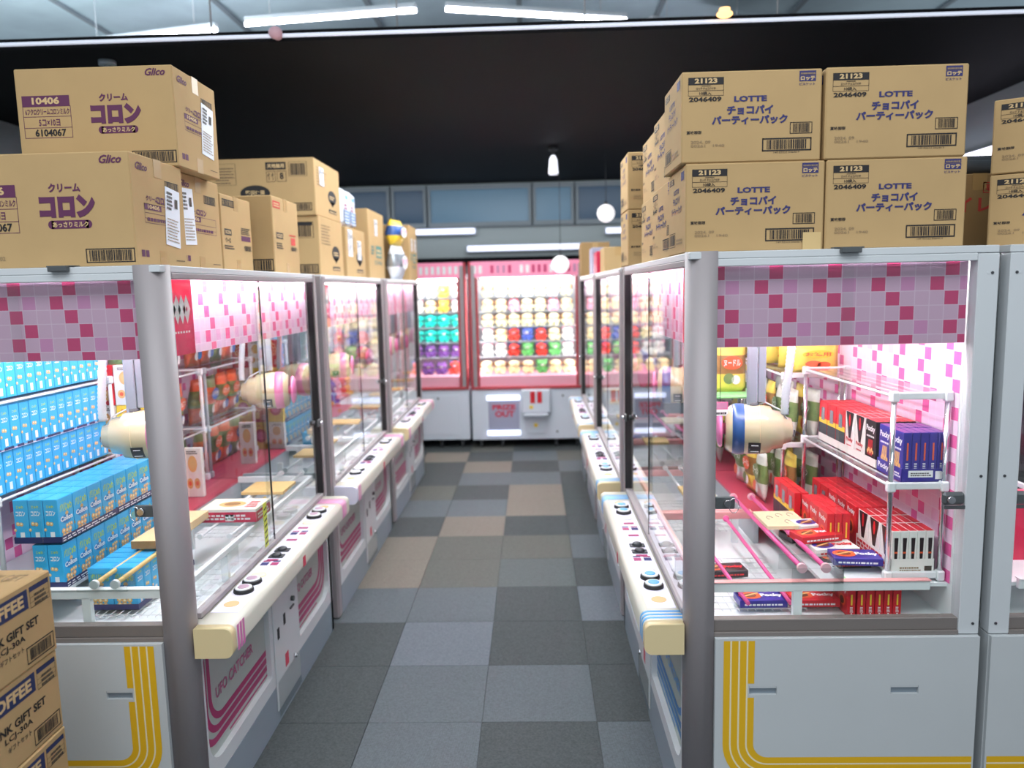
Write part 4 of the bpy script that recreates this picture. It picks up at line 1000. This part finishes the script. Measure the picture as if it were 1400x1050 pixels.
# ------------------------------------------------------------ right machine, near half
def pocky(main, img, mark='ink_white', second=None):
    p = P2(); p.rect(0, 0, 1, .12, second or main); p.text('Pocky', .10, .70, .92, .88, mark, .04); p.small(.15, .60, .85, .67, 1, mark)
    for q in range(5): p.poly([(.22+.1*q, .18), (.28+.1*q, .16), (.40+.08*q, .54), (.35+.08*q, .55)], img, 1); 
    for q in range(5): p.ell(.28+.12*q, .26+.05*(q % 2), .07, .05, 'cookie_tan' if img != 'choc' else 'wood_end', 2, 8)
    return p
def pend(mark, c2_):
    p = P2(); p.rect(.40, .40, .60, .78, c2_); p.small(.3, .15, .7, .36, 4, mark); p.rect(.42, .06, .6, .12, 'ink_white'); return p
PW, PDp, PH = .084, .0265, .152
kinds = {'violet': item('snack_box', PW, PDp, PH, 'box_violet', 'box', (('front', pocky('box_violet', 'cookie_tan')), ('left', pend('ink_white', 'box_orange')), ('right', pend('ink_white', 'box_orange')), ('top', P2().rect(.02, .05, .98, .95, 'box_purple')))),
         'black': item('snack_box', PW, PDp, PH, 'box_black', 'box', (('front', pocky('box_black', 'box_red')), ('left', pend('ink_tan', 'box_red')), ('top', P2().rect(.02, .05, .98, .95, 'box_red')))),
         'white': item('snack_box', PW, PDp, PH, 'box_white', 'box', (('front', P2().poly([(.1, 1), (.9, 1), (.6, .35), (.4, .35)], 'box_black').text('Pocky', .15, .24, .85, .36, 'box_red', .04).small(.2, .04, .8, .2, 3, 'box_red').ell(.5, .8, .1, .16, 'box_red', 2)), ('right', P2().poly([(.25, .85), (.75, .85), (.65, .25), (.35, .25)], 'box_black').rect(.3, .5, .7, .54, 'box_orange', 2)), ('left', P2().poly([(.25, .85), (.75, .85), (.65, .25), (.35, .25)], 'box_black').rect(.3, .5, .7, .54, 'box_orange', 2)), ('top', P2().rect(.02, .05, .98, .95, 'box_red')))),
         'red': item('snack_box', PW, PDp, PH, 'box_red', 'box', (('front', P2().ell(.5, .45, .3, .2, 'box_orange').ell(.5, .45, .2, .13, 'choc', 2).text('Pocky', .12, .74, .88, .90, 'ink_white', .04)), ('left', P2().rect(.42, .3, .58, .85, 'box_yellow').small(.3, .1, .7, .26, 2, 'ink_white')), ('right', pend('ink_white', 'box_yellow')))),
         'grey': item('snack_box', PW, PDp, PH, 'box_red', 'box', (('front', P2().rect(0, .42, 1, .55, 'box_yellow').rect(0, .05, 1, .42, 'dark_grey').rect(.3, .5, .7, .85, 'foil_silver', 2)), ('left', P2().rect(0, .42, 1, .55, 'box_yellow').rect(0, .0, 1, .42, 'dark_grey').rect(.25, .5, .75, .85, 'ink_white', 2))))}
desc = {'violet': 'violet blue snack box', 'black': 'black and red snack box', 'white': 'white snack box with red top', 'red': 'bright red snack box', 'grey': 'snack box with yellow band'}
RB = 'stick snack boxes in the nearest right machine'
rack(1, 1.150, 1.320, 2.4255, 3.21, PZ, (1.205, 1.500), 'chrome and white rack in the near half of the right machine')
cols = ['violet', 'violet', 'black', 'white', 'white', 'grey', 'grey', 'grey']
for i, k in enumerate(cols):
    for r in range(5):
        place(kinds[k], (1.194+.0275*r+PDp/2, 2.4415+.0885*i+PW/2+(.02 if i > 1 else 0), 1.2145+(.011 if k == 'violet' else .011)), -PI/2, '%s, middle shelf, %s column from near end, %s deep' % (desc[k], ORD[i], ORD[r]), RB)
t = tray(1.190, 1.3345, 2.4395, 2.616, 1.2145, .045, 'box_violet', 'violet display tray under the first violet snack boxes')
p = P2(); p.rect(.15, .35, .7, .85, 'ink_white'); p.rect(.75, .2, .98, .8, 'ink_white'); p.small(.2, .45, .66, .75, 2, 'ink_dkgrey'); p.build('printing', (1.190, 2.4395, 1.2145), (.144, 0, 0), (0, 0, .045), t)
p = P2(); p.text('Pocky', .06, .25, .5, .8, 'ink_white', .03); p.small(.55, .3, .95, .7, 2, 'ink_white'); p.build('printing', (1.190, 2.616, 1.2145), (0, -.18, 0), (0, 0, .045), t)
t = tray(1.192, 1.335, 2.63, 3.165, 1.2145, .03, 'box_white', 'long white display tray under the mixed snack boxes on the right rack')
# bottom of the rack: white and red carton of boxes with tapering windows
for i, k in enumerate(['white', 'white', 'white', 'red', 'red', 'red', 'grey', 'grey']):
    for r in range(5):
        place(kinds[k], (1.168+.0275*r+PDp/2, 2.4365+.0885*i+PW/2+(.015 if i > 2 else 0), .8985), -PI/2, '%s, rack bottom, %s column from near end, %s deep' % (desc[k], ORD[i], ORD[r]), RB)
t = tray(1.1655, 1.3065, 2.434, 2.7045, .8965, .06, 'box_white', 'white display tray with small print at the foot of the right rack')
p = P2(); p.small(.2, .3, .7, .6, 2, 'ink_grey'); p.rect(.78, .2, .95, .6, 'ink_dkgrey'); p.build('printing', (1.166, 2.434, .8965), (.139, 0, 0), (0, 0, .06), t)
p = P2(); p.small(.05, .2, .95, .9, 3, 'box_red', 3, .7); p.build('printing', (1.1655, 2.7045, .8965), (0, -.27, 0), (0, 0, .06), t)
for i in range(3):
    for r in range(2):
        place(kinds['grey'], (1.03+.03*r+.01, 3.0+.086*i, .886), -PI/2, 'yellow banded snack box before the rack, %s from near end, %s row' % (ORD[i], ('aisle side', 'inner')[r]), RB)
for i in range(3):
    for r in range(3):
        place(kinds['red'], (1.062+.028*r, 2.72+.088*i, .886), -PI/2, 'bright red snack box before the rack, %s from near end, %s row' % (ORD[i], ORD[r]), RB)
# flat packs fanned out in front
fpk = []
for k, (mt, tx) in enumerate((('box_red', 'ink_white'), ('box_white', 'box_red'), ('box_violet', 'ink_white'), ('box_black', 'box_red'))):
    p = P2(); p.text('Pocky', .50, .30, .96, .66, tx, .05); p.ell(.28, .5, .24, .34, 'box_orange' if k != 1 else 'box_violet'); p.ell(.28, .5, .14, .2, 'choc', 2); p.poly([(.1, .3), (.5, .7), (.46, .76), (.06, .36)], 'cookie_tan', 3)
    p2_ = P2(); p2_.small(.1, .3, .9, .7, 1, tx)
    fpk.append(item('snack_pack', .16, .085, .026, mt, 'box', (('top', p), ('front', p2_))))
cn = ('red', 'white and red', 'violet blue', 'black and orange')
fl_ = [(3, 1.03, 2.86, .886, .3, .0), (0, 1.02, 2.92, .914, .1, .06), (0, 1.035, 2.83, .915, -.15, .1), (3, 1.055, 2.74, .886, .1, .0), (0, 1.01, 2.68, .944, .25, .0), (1, 1.06, 2.66, .886, .0, .0), (1, 1.05, 2.63, .914, .12, .03), (3, 1.07, 2.58, .886, .05, 0), (2, 1.09, 2.535, .914, -.12, .04), (1, 1.05, 2.80, .945, .2, .0)]
for i, (k, x, y, z, rz, tl) in enumerate(fl_):
    place(fpk[k], (x, y, z), rz, '%s flat snack pack in the fanned pile below the right rack, %s laid' % (cn[k], ORD[i]), 'flat snack packs piled before the rack', (tl, 0))
place(fpk[2], (.76, 2.50, .7825), 0, 'violet blue flat snack pack lying low under the pale beam', 'flat snack packs on the low wire grid')
place(fpk[0], (.935, 2.50, .7825), 0, 'red flat snack pack lying low beside the violet blue one', 'flat snack packs on the low wire grid')
place(fpk[3], (.70, 2.76, .905-.12), .1, 'black and orange flat snack pack lying low behind the pale beam', 'flat snack packs on the low wire grid')
for i in range(2):
    place(kinds['red'], (1.035, 2.46+.088*i, .7665), -PI/2, 'bright red snack box standing low under the beam, %s one facing the aisle' % ('nearer', 'farther')[i], RB).scale = (1, 1, .64)
for i in range(5):
    place(kinds['red'], (1.068+.029*i, 2.46, .7665), -PI/2, 'bright red snack box standing low under the beam edge on, %s from the aisle' % ORD[i], RB).scale = (1, 1, .64)
# pink rods, board, sloping rail, loose pink rods below
for i, x in enumerate((.861, .938)): rod(x, 2.395, 3.24, .945, .945, .0085, 'rod_pink', 'pink bridge rod with a clear tip carrying the cream board, %s one' % ('left', 'right')[i])
b_ = board(.862, 1.020, 2.76, 2.95, .954, 'board_cream', 'cream board with hook scribbles lying on the two pink rods')
m = MB()
for cx, cy in ((.90, 2.86), (.945, 2.89), (.955, 2.81), (.99, 2.90)):
    m.tube([(cx+.012*math.cos(a_/6*4.2), cy+.022*math.sin(a_/6*4.2), .9685) for a_ in range(7)], .0009, 4)
tag(m.build('scribble', 'dark_grey', b_), kind='stuff')
for i, (x0, y0, x1, y1) in enumerate(((.63, 3.12, .70, 2.43), (.80, 3.12, .84, 2.43))):
    o = empty('bridge_rod', (x0, y0, .885), 'loose pink rod sloping down to the low grid, %s one' % ('left', 'right')[i], 'rod', 'prize bridge rods')
    m = MB(); m.cyl((0, 0, 0), (x1-x0, y1-y0, -.075), .007, n=10); m.build('rod', 'rod_pink', o)
    m = MB(); m.ball((0, 0, 0), .014, 10, 8); m.build('rubber_tip', 'rod_pink', o)
m = MB(); m.box(-.012, .012, 0, .62, 0, .022, 0, .002); o = m.build('side_rail', 'white_steel'); o.location = (1.005, 2.44, .886); tag(o, 'white perforated rail with a green edge beside the flat snack packs', 'rail')
m = MB(); m.box(.0121, .02, 0, .62, 0, .004); m.build('green_edge', 'tray_green', o)
for i in range(5): m = MB(); m.cyl((0, .06+.11*i, .0215), (0, .06+.11*i, .0225), .004, n=8); m.build('screw_hole', 'dark_grey', o)
# yellow bags lying on top of the right rack
yb = bag_proto(.20, .13, .06, 'foil_yellow', 'foil_yellow', bprint('お徳用', 'box_yellow', 'box_orange', 'foil_orange'))
for i in range(3): place(yb, (1.22-.06*i*0, 3.30+.2*i, 1.482), .1*i, 'yellow snack bag lying on top of the far right rack, %s from the near end' % ORD[i], 'yellow snack bags on the rack top')
# noodle bags, far half
nb = bag_proto(.14, .225, .05, 'foil_white', 'foil_green', bprint('ラーメン', 'foil_green', 'ink_white', 'foil_orange'), 'noodle_bag')
nb2 = bag_proto(.14, .225, .05, 'foil_yellow', 'foil_brown', bprint('ヌードル', 'box_orange', 'ink_white', 'foil_green'), 'noodle_bag')
rack(1, 1.08, 1.320, 3.27, 3.93, PZ, (1.165, 1.470), 'chrome and white rack of noodle bags in the far half of the right machine')
for r, z in enumerate((.886, 1.175)):
    for i in range(4):
        for q in range(2):
            k = (i+r+q) % 3 == 0
            place(nb2 if k else nb, (1.135+.09*q, 3.362+.150*i, z+.002), -PI/2+.1*math.sin(5*i+q), '%s noodle bag, %s shelf, %s from near end, %s row' % ('brown and yellow' if k else 'white and green', ('bottom', 'middle')[r], ORD[i], ('front', 'back')[q]), 'noodle bags in the right machine', (-.06, 0))
for i in range(3): place(nb if i != 1 else nb2, (1.03, 3.40+.16*i, .887), -PI/2+.06*i, 'noodle bag standing just before the far right rack, %s from near end' % ORD[i], 'noodle bags in the right machine')
m = MB(); m.box(.80, 1.03, 3.36, 3.60, 1.36, 1.375, 0, .006); o = m.build('shelf_tray', 'tray_green'); tag(o, 'bright green hanging tray with a yellow packet behind the right corner post', 'tray')
for q in (.8, 1.025): m = MB(); m.box(q, q+.005, 3.36, 3.60, 1.375, 1.39); m.build('rim', 'tray_green', o)
for x in (.803, 1.027):
    for y in (3.37, 3.59): m = MB(); m.cyl((x, y, 1.39), (x, y, 1.93), .003, n=6); m.build('wire', 'chrome', o)
place(nb2, (.90, 3.47, 1.3765), 0, 'yellow packet standing on the green hanging tray', 'noodle bags in the right machine')
board(.66, .80, 3.30, 3.46, .9255, 'wood_yellow', 'yellow wooden board on white rods in the far half of the right machine')
for i, x in enumerate((.68, .76)): rod(x, 3.22, 3.9, .918, .918, .007, 'white_plastic', 'white bridge rod under the right yellow board, %s one' % ('aisle side', 'inner')[i], 'white_plastic')
# caution sticker strip on the left aisle glass
m = MB(); m.box(XL-.0105, XL-.009, 3.075, 3.115, .80, .99); o = m.build('caution_sign', 'caution'); tag(o, 'yellow green caution strip on the left aisle glass', 'sign')
p = P2(); 
for i in range(7): p.poly([(.1, .05+.13*i), (.9, .09+.13*i), (.9, .13+.13*i), (.1, .09+.13*i)], 'ink_black')
p.build('printing', (XL-.009, 3.075, .80), (0, .04, 0), (0, 0, .19), o)

# ------------------------------------------------------------ claw units
def claw_unit(x, y, sx, ring, lb, uz=1.345):
    """drum-shaped claw carriage hanging on a column; lens towards the aisle (-sx)"""
    t = empty('claw_unit', (x, y, uz), lb, 'claw unit', 'claw units hanging in the machines', -.22*sx)
    ax = Vector((-sx, 0, 0))
    m = MB(); m.lathe(ax*-.125, ax, [(0, .020), (.005, .042), (.032, .052), (.036, .066), (.070, .072), (.078, .084), (.12, .0905), (.185, .0915), (.212, .087), (.230, .074), (.232, .062)], 28)
    sh = m.build('shell', 'ufo_shell', t)
    m = MB(); m.lathe(ax*-.125, ax, [(.168, .0913), (.170, .0932), (.196, .0925), (.208, .0895), (.210, .086)], 28); m.build('colour_ring', ring, sh)
    m = MB(); m.lathe(ax*-.125, ax, [(.115, .0890), (.1152, .0912), (.117, .0914), (.1172, .0895)], 28); m.build('seam_ring', 'cream', sh)
    m = MB(); m.lathe(ax*.104, ax, [(0, .020), (.012, .022), (.014, .066), (.020, .070), (.028, .066), (.036, .040), (.038, .010)], 24); m.build('lens', 'lens_pink', t)
    m = MB(); r = .0935
    pts = []
    for i in range(5):
        a_ = -.98+.62*i/4; pts.append((ax.x*-.012, -r*math.cos(a_), r*math.sin(a_))); pts.append((ax.x*.030, -r*math.cos(a_), r*math.sin(a_)))
    m.add(pts, [(2*i, 2*i+1, 2*i+3, 2*i+2) for i in range(4)]); lbm = m.build('black_label', 'black', t)
    m = MB(); m.box(ax.x*-.006, ax.x*.022, -.0640, -.0625, -.071, -.066); m.box(ax.x*-.004, ax.x*.020, -.0835, -.0825, -.046, -.043); m.build('label_print', 'ink_white', lbm)
    m = MB(); m.box(-sx*-.072, -sx*-.055, -.068, -.064, .0, .005); m.build('vent_slot', 'black', t)
    m = MB(); m.box(-.034, .002, -.018, .018, .082, 1.93-uz, 0, .004); m.box(.004, .030, -.014, .014, .10, 1.93-uz, 0, .003); m.build('column', 'column_grey', t)
    m = MB(); m.cyl((-.012, 0, .070), (-.012, 0, .10), .022, n=14); m.build('swivel', 'dark_grey', t)
    m = MB(); hx = sx*.105; pts = []; rr = []
    for i in range(61):
        z = .50-.44*i/60; pts.append((hx+.010*math.sin(i*.08), -.02, z)); rr.append(.0125 if i % 2 else .0155)
    m.tube(pts, rr, 10); m.build('coiled_hose', 'hose_grey', t)
    m = MB(); m.tube([(hx, -.02, 1.93-uz), (hx, -.02, .50)], .004, 6); m.tube([(0, 0, .088), (sx*.03, -.01, .10), (sx*.08, -.02, .075), (sx*.12, -.02, .02), (sx*.13, -.01, -.02)], .003, 6); m.build('cable', 'hose_grey', t)
    m = MB(); m.cyl((sx*.122, 0, -.012), (sx*.134, 0, -.012), .012, n=12); m.build('cable_plug', 'dark_grey', t)
    return t
claw_unit(-1.464, 2.72, -1, 'ufo_pink', 'cream claw unit with a pink ring in the near half of the left machine', 1.365)
claw_unit(-1.335, 3.72, -1, 'ufo_pink', 'cream claw unit with a pink lens in the far half of the left machine', 1.39)
claw_unit(.80, 2.72, 1, 'ufo_blue', 'cream claw unit with a dark blue ring in the near half of the right machine')
claw_unit(.72, 3.72, 1, 'ufo_blue', 'cream claw unit seen through the aisle glass of the right machine', 1.38)
m = MB(); m.box(-.028, .028, -.001, .001, 0, .05); o = m.build('price_tag', 'box_pink'); o.location = (.665, 2.70, 1.40); tag(o, 'small pink and white tag above the lens of the right claw unit', 'tag')
p = P2(); p.rect(.08, .52, .92, .94, 'tile_mid'); p.rect(.0, .0, 1, .46, 'ink_white'); p.small(.1, .1, .9, .36, 1, 'ink_black'); p.build('printing', (-.028, -.001, 0), (.056, 0, 0), (0, 0, .05), o)
m = MB(); m.cyl((0, 0, .05), (0, 0, .50), .0012, n=4); m.build('string', 'dark_grey', o)

# ------------------------------------------------------------ plush toys (plain, generic)
def plush(body, ear, muzzle='fluff_white', ears='round', s=1.0):
    m = MB(); m.ball((0, 0, .055), (.058, .05, .058), 12, 8)
    for q in (-1, 1): m.ball((q*.055, -.02, .065), (.022, .03, .035), 8, 6); m.ball((q*.035, -.05, .018), (.024, .035, .02), 8, 6)
    o = m.build('plush_toy', body); tag(o, 'plush toy', 'plush toy')
    m = MB(); m.ball((0, -.008, .145), (.068, .056, .056), 14, 9); h = m.build('head', body, o)
    for q in (-1, 1):
        m = MB()
        if ears == 'round': m.ball((q*.052, 0, .19), (.022, .014, .022), 8, 6)
        elif ears == 'long': m.ball((q*.035, 0, .192), (.016, .012, .034), 8, 6)
        else: m.ball((q*.066, 0, .145), (.014, .024, .042), 8, 6)
        m.build('ear', ear, h)
        m = MB(); m.ball((q*.026, -.060, .152), (.007, .005, .009), 8, 5); m.build('eye', 'black', h)
    m = MB(); m.ball((0, -.056, .130), (.024, .016, .017), 10, 6); mz = m.build('muzzle', muzzle, h)
    m = MB(); m.ball((0, -.072, .136), (.007, .005, .005), 8, 5); m.build('nose', 'fluff_brown', mz)
    return o
PL = {'cream': plush('fluff_cream', 'fluff_brown', 'fluff_cream', 'flop'), 'white': plush('fluff_white', 'fluff_pink', 'fluff_white', 'round'), 'orange': plush('fluff_orange', 'fluff_orange', 'fluff_cream', 'round'),
      'teal': plush('fluff_teal', 'fluff_teal', 'fluff_white', 'flop'), 'purple': plush('fluff_purple', 'fluff_purple', 'fluff_white', 'long'), 'pink': plush('fluff_pink', 'fluff_red', 'fluff_white', 'long'),
      'red': plush('fluff_red', 'fluff_blue', 'fluff_pink', 'round'), 'green': plush('fluff_green', 'fluff_green', 'fluff_white', 'round'), 'blue': plush('fluff_blue', 'fluff_blue', 'fluff_white', 'round')}
# second and third machines
def shelf(x0, x1, y0, y1, z, mt, lb, zb=.885):
    m = MB(); m.box(x0, x1, y0, y1, z, z+.012, 0, .002); o = m.build('display_shelf', mt); tag(o, lb, 'shelf')
    for x in (x0+.01, x1-.01):
        for y in (y0+.01, y1-.01): m = MB(); m.cyl((x, y, zb), (x, y, z), .006, n=8); m.build('leg', 'white_plastic', o)
    return o
def fill(xf_, sx, y0, side, kinds_, nm):
    xa = lambda a: xf_+sx*a
    for r, z in enumerate((.886, 1.16, 1.44)):
        if r: shelf(min(xa(.58), xa(.85)), max(xa(.58), xa(.85)), y0+.12, y0+1.58, z-.013, 'clear_plastic', 'clear shelf %s in the %s' % (('', 'lower one', 'upper one')[r], nm), .885 if r == 1 else 1.1595)
        for i in range(8):
            k = kinds_[r][i % len(kinds_[r])]
            place(PL[k], (xa(.68), y0+.22+.178*i, z+.004), -side*PI/2+.15*math.sin(7*i+r), '%s plush toy, %s, %s row, %s from near end' % (k, nm, ('bottom', 'middle', 'top')[r], ORD[i]), 'plush toys in the %s' % nm)
fill(XL, -1, YS[1], -1, (('orange', 'red', 'pink', 'blue'), ('cream', 'white', 'cream', 'green', 'red'), ('cream', 'pink', 'cream')), 'second left machine')
fill(XL, -1, YS[2], -1, (('pink', 'white', 'cream'), ('cream', 'red', 'teal', 'blue'), ('pink', 'white', 'cream')), 'third left machine')
fill(XR, 1, YS[1], 1, (('pink', 'cream', 'red'), ('cream', 'white'), ('cream', 'pink', 'teal')), 'second right machine')
fill(XR, 1, YS[2], 1, (('pink', 'red'), ('white', 'teal', 'cream'), ('cream', 'pink')), 'third right machine')
for xf_, sx, nm in ((XL, -1, 'left'), (XR, 1, 'right')):
    for q, yy in ((1, YS[1]), (2, YS[2])):
        for i in range(2):
            x0, x1 = sorted((xf_+sx*.12, xf_+sx*.36)); y_ = yy+.45+.75*i
            board(x0, x1, y_, y_+.16, .9255, 'wood_yellow', 'yellow wooden board in the %s %s machine, %s half' % (('', 'second', 'third')[q], nm, ('near', 'far')[i]))
            for a_ in (.15, .31): rod(xf_+sx*a_, y_-.25, y_+.35, .918, .918, .007, 'white_plastic', 'white bridge rod in the %s %s machine, %s half, %s' % (('', 'second', 'third')[q], nm, ('near', 'far')[i], 'aisle side' if a_ < .2 else 'inner one'), 'white_plastic')
            claw_unit(xf_+sx*.3, yy+.40+.9*i, sx, 'ufo_pink' if sx < 0 else 'ufo_blue', 'claw unit in the %s %s machine, %s half' % (('', 'second', 'third')[q], nm, ('near', 'far')[i]))
# deep red backdrop and items in the right edge machine
m = MB(); m.box(1.50, 1.75, 2.55, 2.57, .905, 1.15); tag(m.build('red_cloth', 'box_crimson'), 'deep red cloth backdrop in the machine at the right edge', 'cloth')
m = MB(); m.ball((1.57, 2.6, 1.44), (.06, .05, .05), 14, 8); tag(m.build('light_blue_cup', 'blue_band'), 'light blue rounded toy in the machine at the right edge', 'toy')
m = MB(); m.cyl((1.56, 2.56, .767), (1.56, 2.56, .835), .02, .01, n=12); m.ball((1.56, 2.56, .846), .016, 10, 8); tag(m.build('brass_figure', 'bamboo'), 'small brass figure low in the machine at the right edge', 'figure')

# ================================================================== FAR PRIZE MACHINES
def prize_machine(x0, x1, y, label, header, rows, nm):
    W = x1-x0; cx = (x0+x1)/2
    t = empty('prize_machine', (cx, y, 0), label, 'arcade machine', 'big prize machines across the far end')
    def part(name, mt, fn, par=t): mb = MB(); fn(mb); return mb.build(name, mt, par)
    h = W/2; D = .95
    part('cabinet_body', ['far_white'], lambda m: m.box(-h, h, 0, D, .10, .70, 0, .008))
    for x in (-h+.1, h-.1, -h+.35, h-.35): part('caster', ['dark_grey'], lambda m: (m.cyl((x-.015, .08, .035), (x+.015, .08, .035), .035, n=12), m.box(x-.02, x+.02, .06, .10, .06, .10)))
    part('back_panel', ['far_white'], lambda m: m.box(-h+.02, h-.02, D-.02, D, .70, 2.0))
    for s_ in (-1, 1): part('side_glass', ['glass'], lambda m: m.box(s_*(h-.012), s_*(h-.006), .04, D-.02, .73, 2.0))
    for s_ in (-1, 1):
        part('frame_tube', ['red_frame'], lambda m: (m.box(s_*(h-.028), s_*h, -.02, .03, .70, 2.18, 0, .008)))
        part('frame_trim', ['aluminium'], lambda m: (m.box(s_*(h-.075), s_*(h-.030), -.015, .03, .73, 2.14, 0, .006)))
        part('frame_tube', ['red_frame'], lambda m: (m.box(s_*(h-.105), s_*(h-.078), -.015, .03, .73, 2.0, 0, .006)))
    part('frame_tube', ['red_frame'], lambda m: m.box(-h+.03, h-.03, -.022, .03, .70, .735, 0, .008))
    hd = part('header', ['header_pink'], lambda m: m.box(-h+.03, h-.03, -.01, .05, 2.0, 2.18, 0, .006))
    p = P2(); r = random.Random(3)
    for i in range(18): p.rect(.02+.053*i, .25, .02+.053*i+.03, .75, r.choice(('tile_mid', 'ink_white', 'header_pink', 'tile_dark')) if header else 'ink_white')
    p.build('header_print', (-h+.03, -.01, 2.0), (W-.06, 0, 0), (0, 0, .18), hd)
    part('top_panel', ['far_white'], lambda m: m.box(-h, h, .05, D, 2.0, 2.05))
    part('front_glass', ['glass'], lambda m: m.box(-h+.10, h-.10, .0, .006, .735, 2.0))
    part('light_strip', ['prize_light'], lambda m: m.box(-h+.15, h-.15, .06, .09, 1.97, 1.99))
    part('light_strip', ['prize_light'], lambda m: m.box(-h+.15, h-.15, .55, .58, 1.97, 1.99))
    for s_ in (-1, 1): part('light_strip', ['prize_light'], lambda m: m.box(s_*(h-.035), s_*(h-.06), .04, .06, .90, 1.95))  # side strips added behind the uprights to brighten the inside
    part('pink_bed', ['fluff_pink'], lambda m: m.box(-h+.02, h-.02, .04, D-.03, .70, .86, 0, .01))
    for j, (z, d0) in enumerate(((1.045, .40), (1.225, .46), (1.405, .52), (1.585, .58), (1.765, .64))):
        part('step_shelf', ['far_white'], lambda m: m.box(-h+.03, h-.03, d0, D-.03, z-.005, z, 0, .001))
    if nm == 'middle':
        dr = part('prize_door', ['far_grey'], lambda m: m.box(-.47, -.11, -.012, 0, .22, .60, 0, .004))
        for z in (.60, .185): part('door_light', ['strip_glow'], lambda m: m.box(-.49, -.10, -.03, -.012, z-.03, z+.03, 0, .02), dr)
        p = P2(); p.text('PRIZE', .12, .62, .88, .80, 'red_sticker', .05); p.text('OUT', .2, .36, .84, .58, 'red_sticker', .05); p.build('lettering', (-.47, -.012, .25), (.36, 0, 0), (0, 0, .34), dr)
        ct_ = part('control_box', ['far_white'], lambda m: (m.box(-.08, .25, -.10, 0, .43, .70, 0, .01), m.box(-.06, .22, -.16, -.1, .395, .43, 0, .01)))
        for x in (.02, .10): part('joystick_panel', ['box_red'], lambda m: m.box(x, x+.055, -.104, -.1, .545, .68, 0, .002), ct_)
        part('yellow_button', ['box_yellow'], lambda m: m.cyl((.03, -.10, .50), (.03, -.11, .50), .022, n=14), ct_)
        sb_ = part('coin_box', ['far_white'], lambda m: m.box(-.03, .20, -.012, 0, .17, .36, 0, .003))
        part('yellow_button', ['box_yellow'], lambda m: m.cyl((.08, -.012, .27), (.08, -.022, .27), .022, n=14), sb_)
        part('key_lock', ['dark_grey'], lambda m: m.cyl((.40, 0, .615), (.40, -.01, .615), .012, n=12)); part('key_lock', ['dark_grey'], lambda m: m.cyl((.33, 0, .19), (.33, -.01, .19), .012, n=12))
    else:
        part('service_door', ['far_white'], lambda m: m.box(-.15, h-.12, -.006, 0, .16, .64, 0, .003))
        part('key_lock', ['dark_grey'], lambda m: m.cyl((.30, -.006, .60), (.30, -.016, .60), .012, n=12))
    zs = ((.861, .24), (1.046, .50), (1.226, .56), (1.406, .62), (1.586, .68), (1.766, .74)); n = max(3, int((W-.16)/.163))
    for j, (z, yy) in enumerate(zs):
        ks = rows[j]
        for i in range(n):
            k = ks[i % len(ks)]
            if k == '-': continue
            o = place(PL[k], (cx-(n-1)*.0815+.163*i, y+yy, z+.004), .2*math.sin(5*i+j), '%s plush toy, %s far machine, %s shelf up, %s from the left' % (k, nm, ORD[j], ORD[i]), 'plush toys in the %s far machine' % nm)
            o.scale = (1, 1, .68 if k == 'pink' or k == 'purple' else .75)
    return t
prize_machine(-.735, .60, 8.76, 'big prize machine with red uprights at the end of the aisle', True, (('cream', 'cream', 'cream', 'cream', 'green', 'cream'), ('white', 'white', 'red', 'green', 'red', 'green', 'white'), ('white', 'cream', 'red', 'blue', 'red', 'cream', 'white'), ('cream',), ('cream', 'cream', 'pink'), ('cream', 'white')), 'middle')
prize_machine(-2.10, -.765, 8.80, 'big prize machine left of the aisle end with teal and purple toys', False, (('pink', 'red', 'blue', 'pink', 'purple', 'purple', 'red'), ('purple',), ('teal',), ('teal',), ('white', 'cream', 'orange'), ('white', 'white', 'orange')), 'left')
prize_machine(.63, 1.96, 8.80, 'big prize machine right of the aisle end, mostly hidden', True, (('cream',), ('red', 'white'), ('cream',), ('cream',), ('cream',), ('cream',)), 'right')
for k_ in list(PL.values()): 
    if not k_.get('_used'): remove_tree(k_)
for o in COL.objects:
    if '_used' in o: del o['_used']
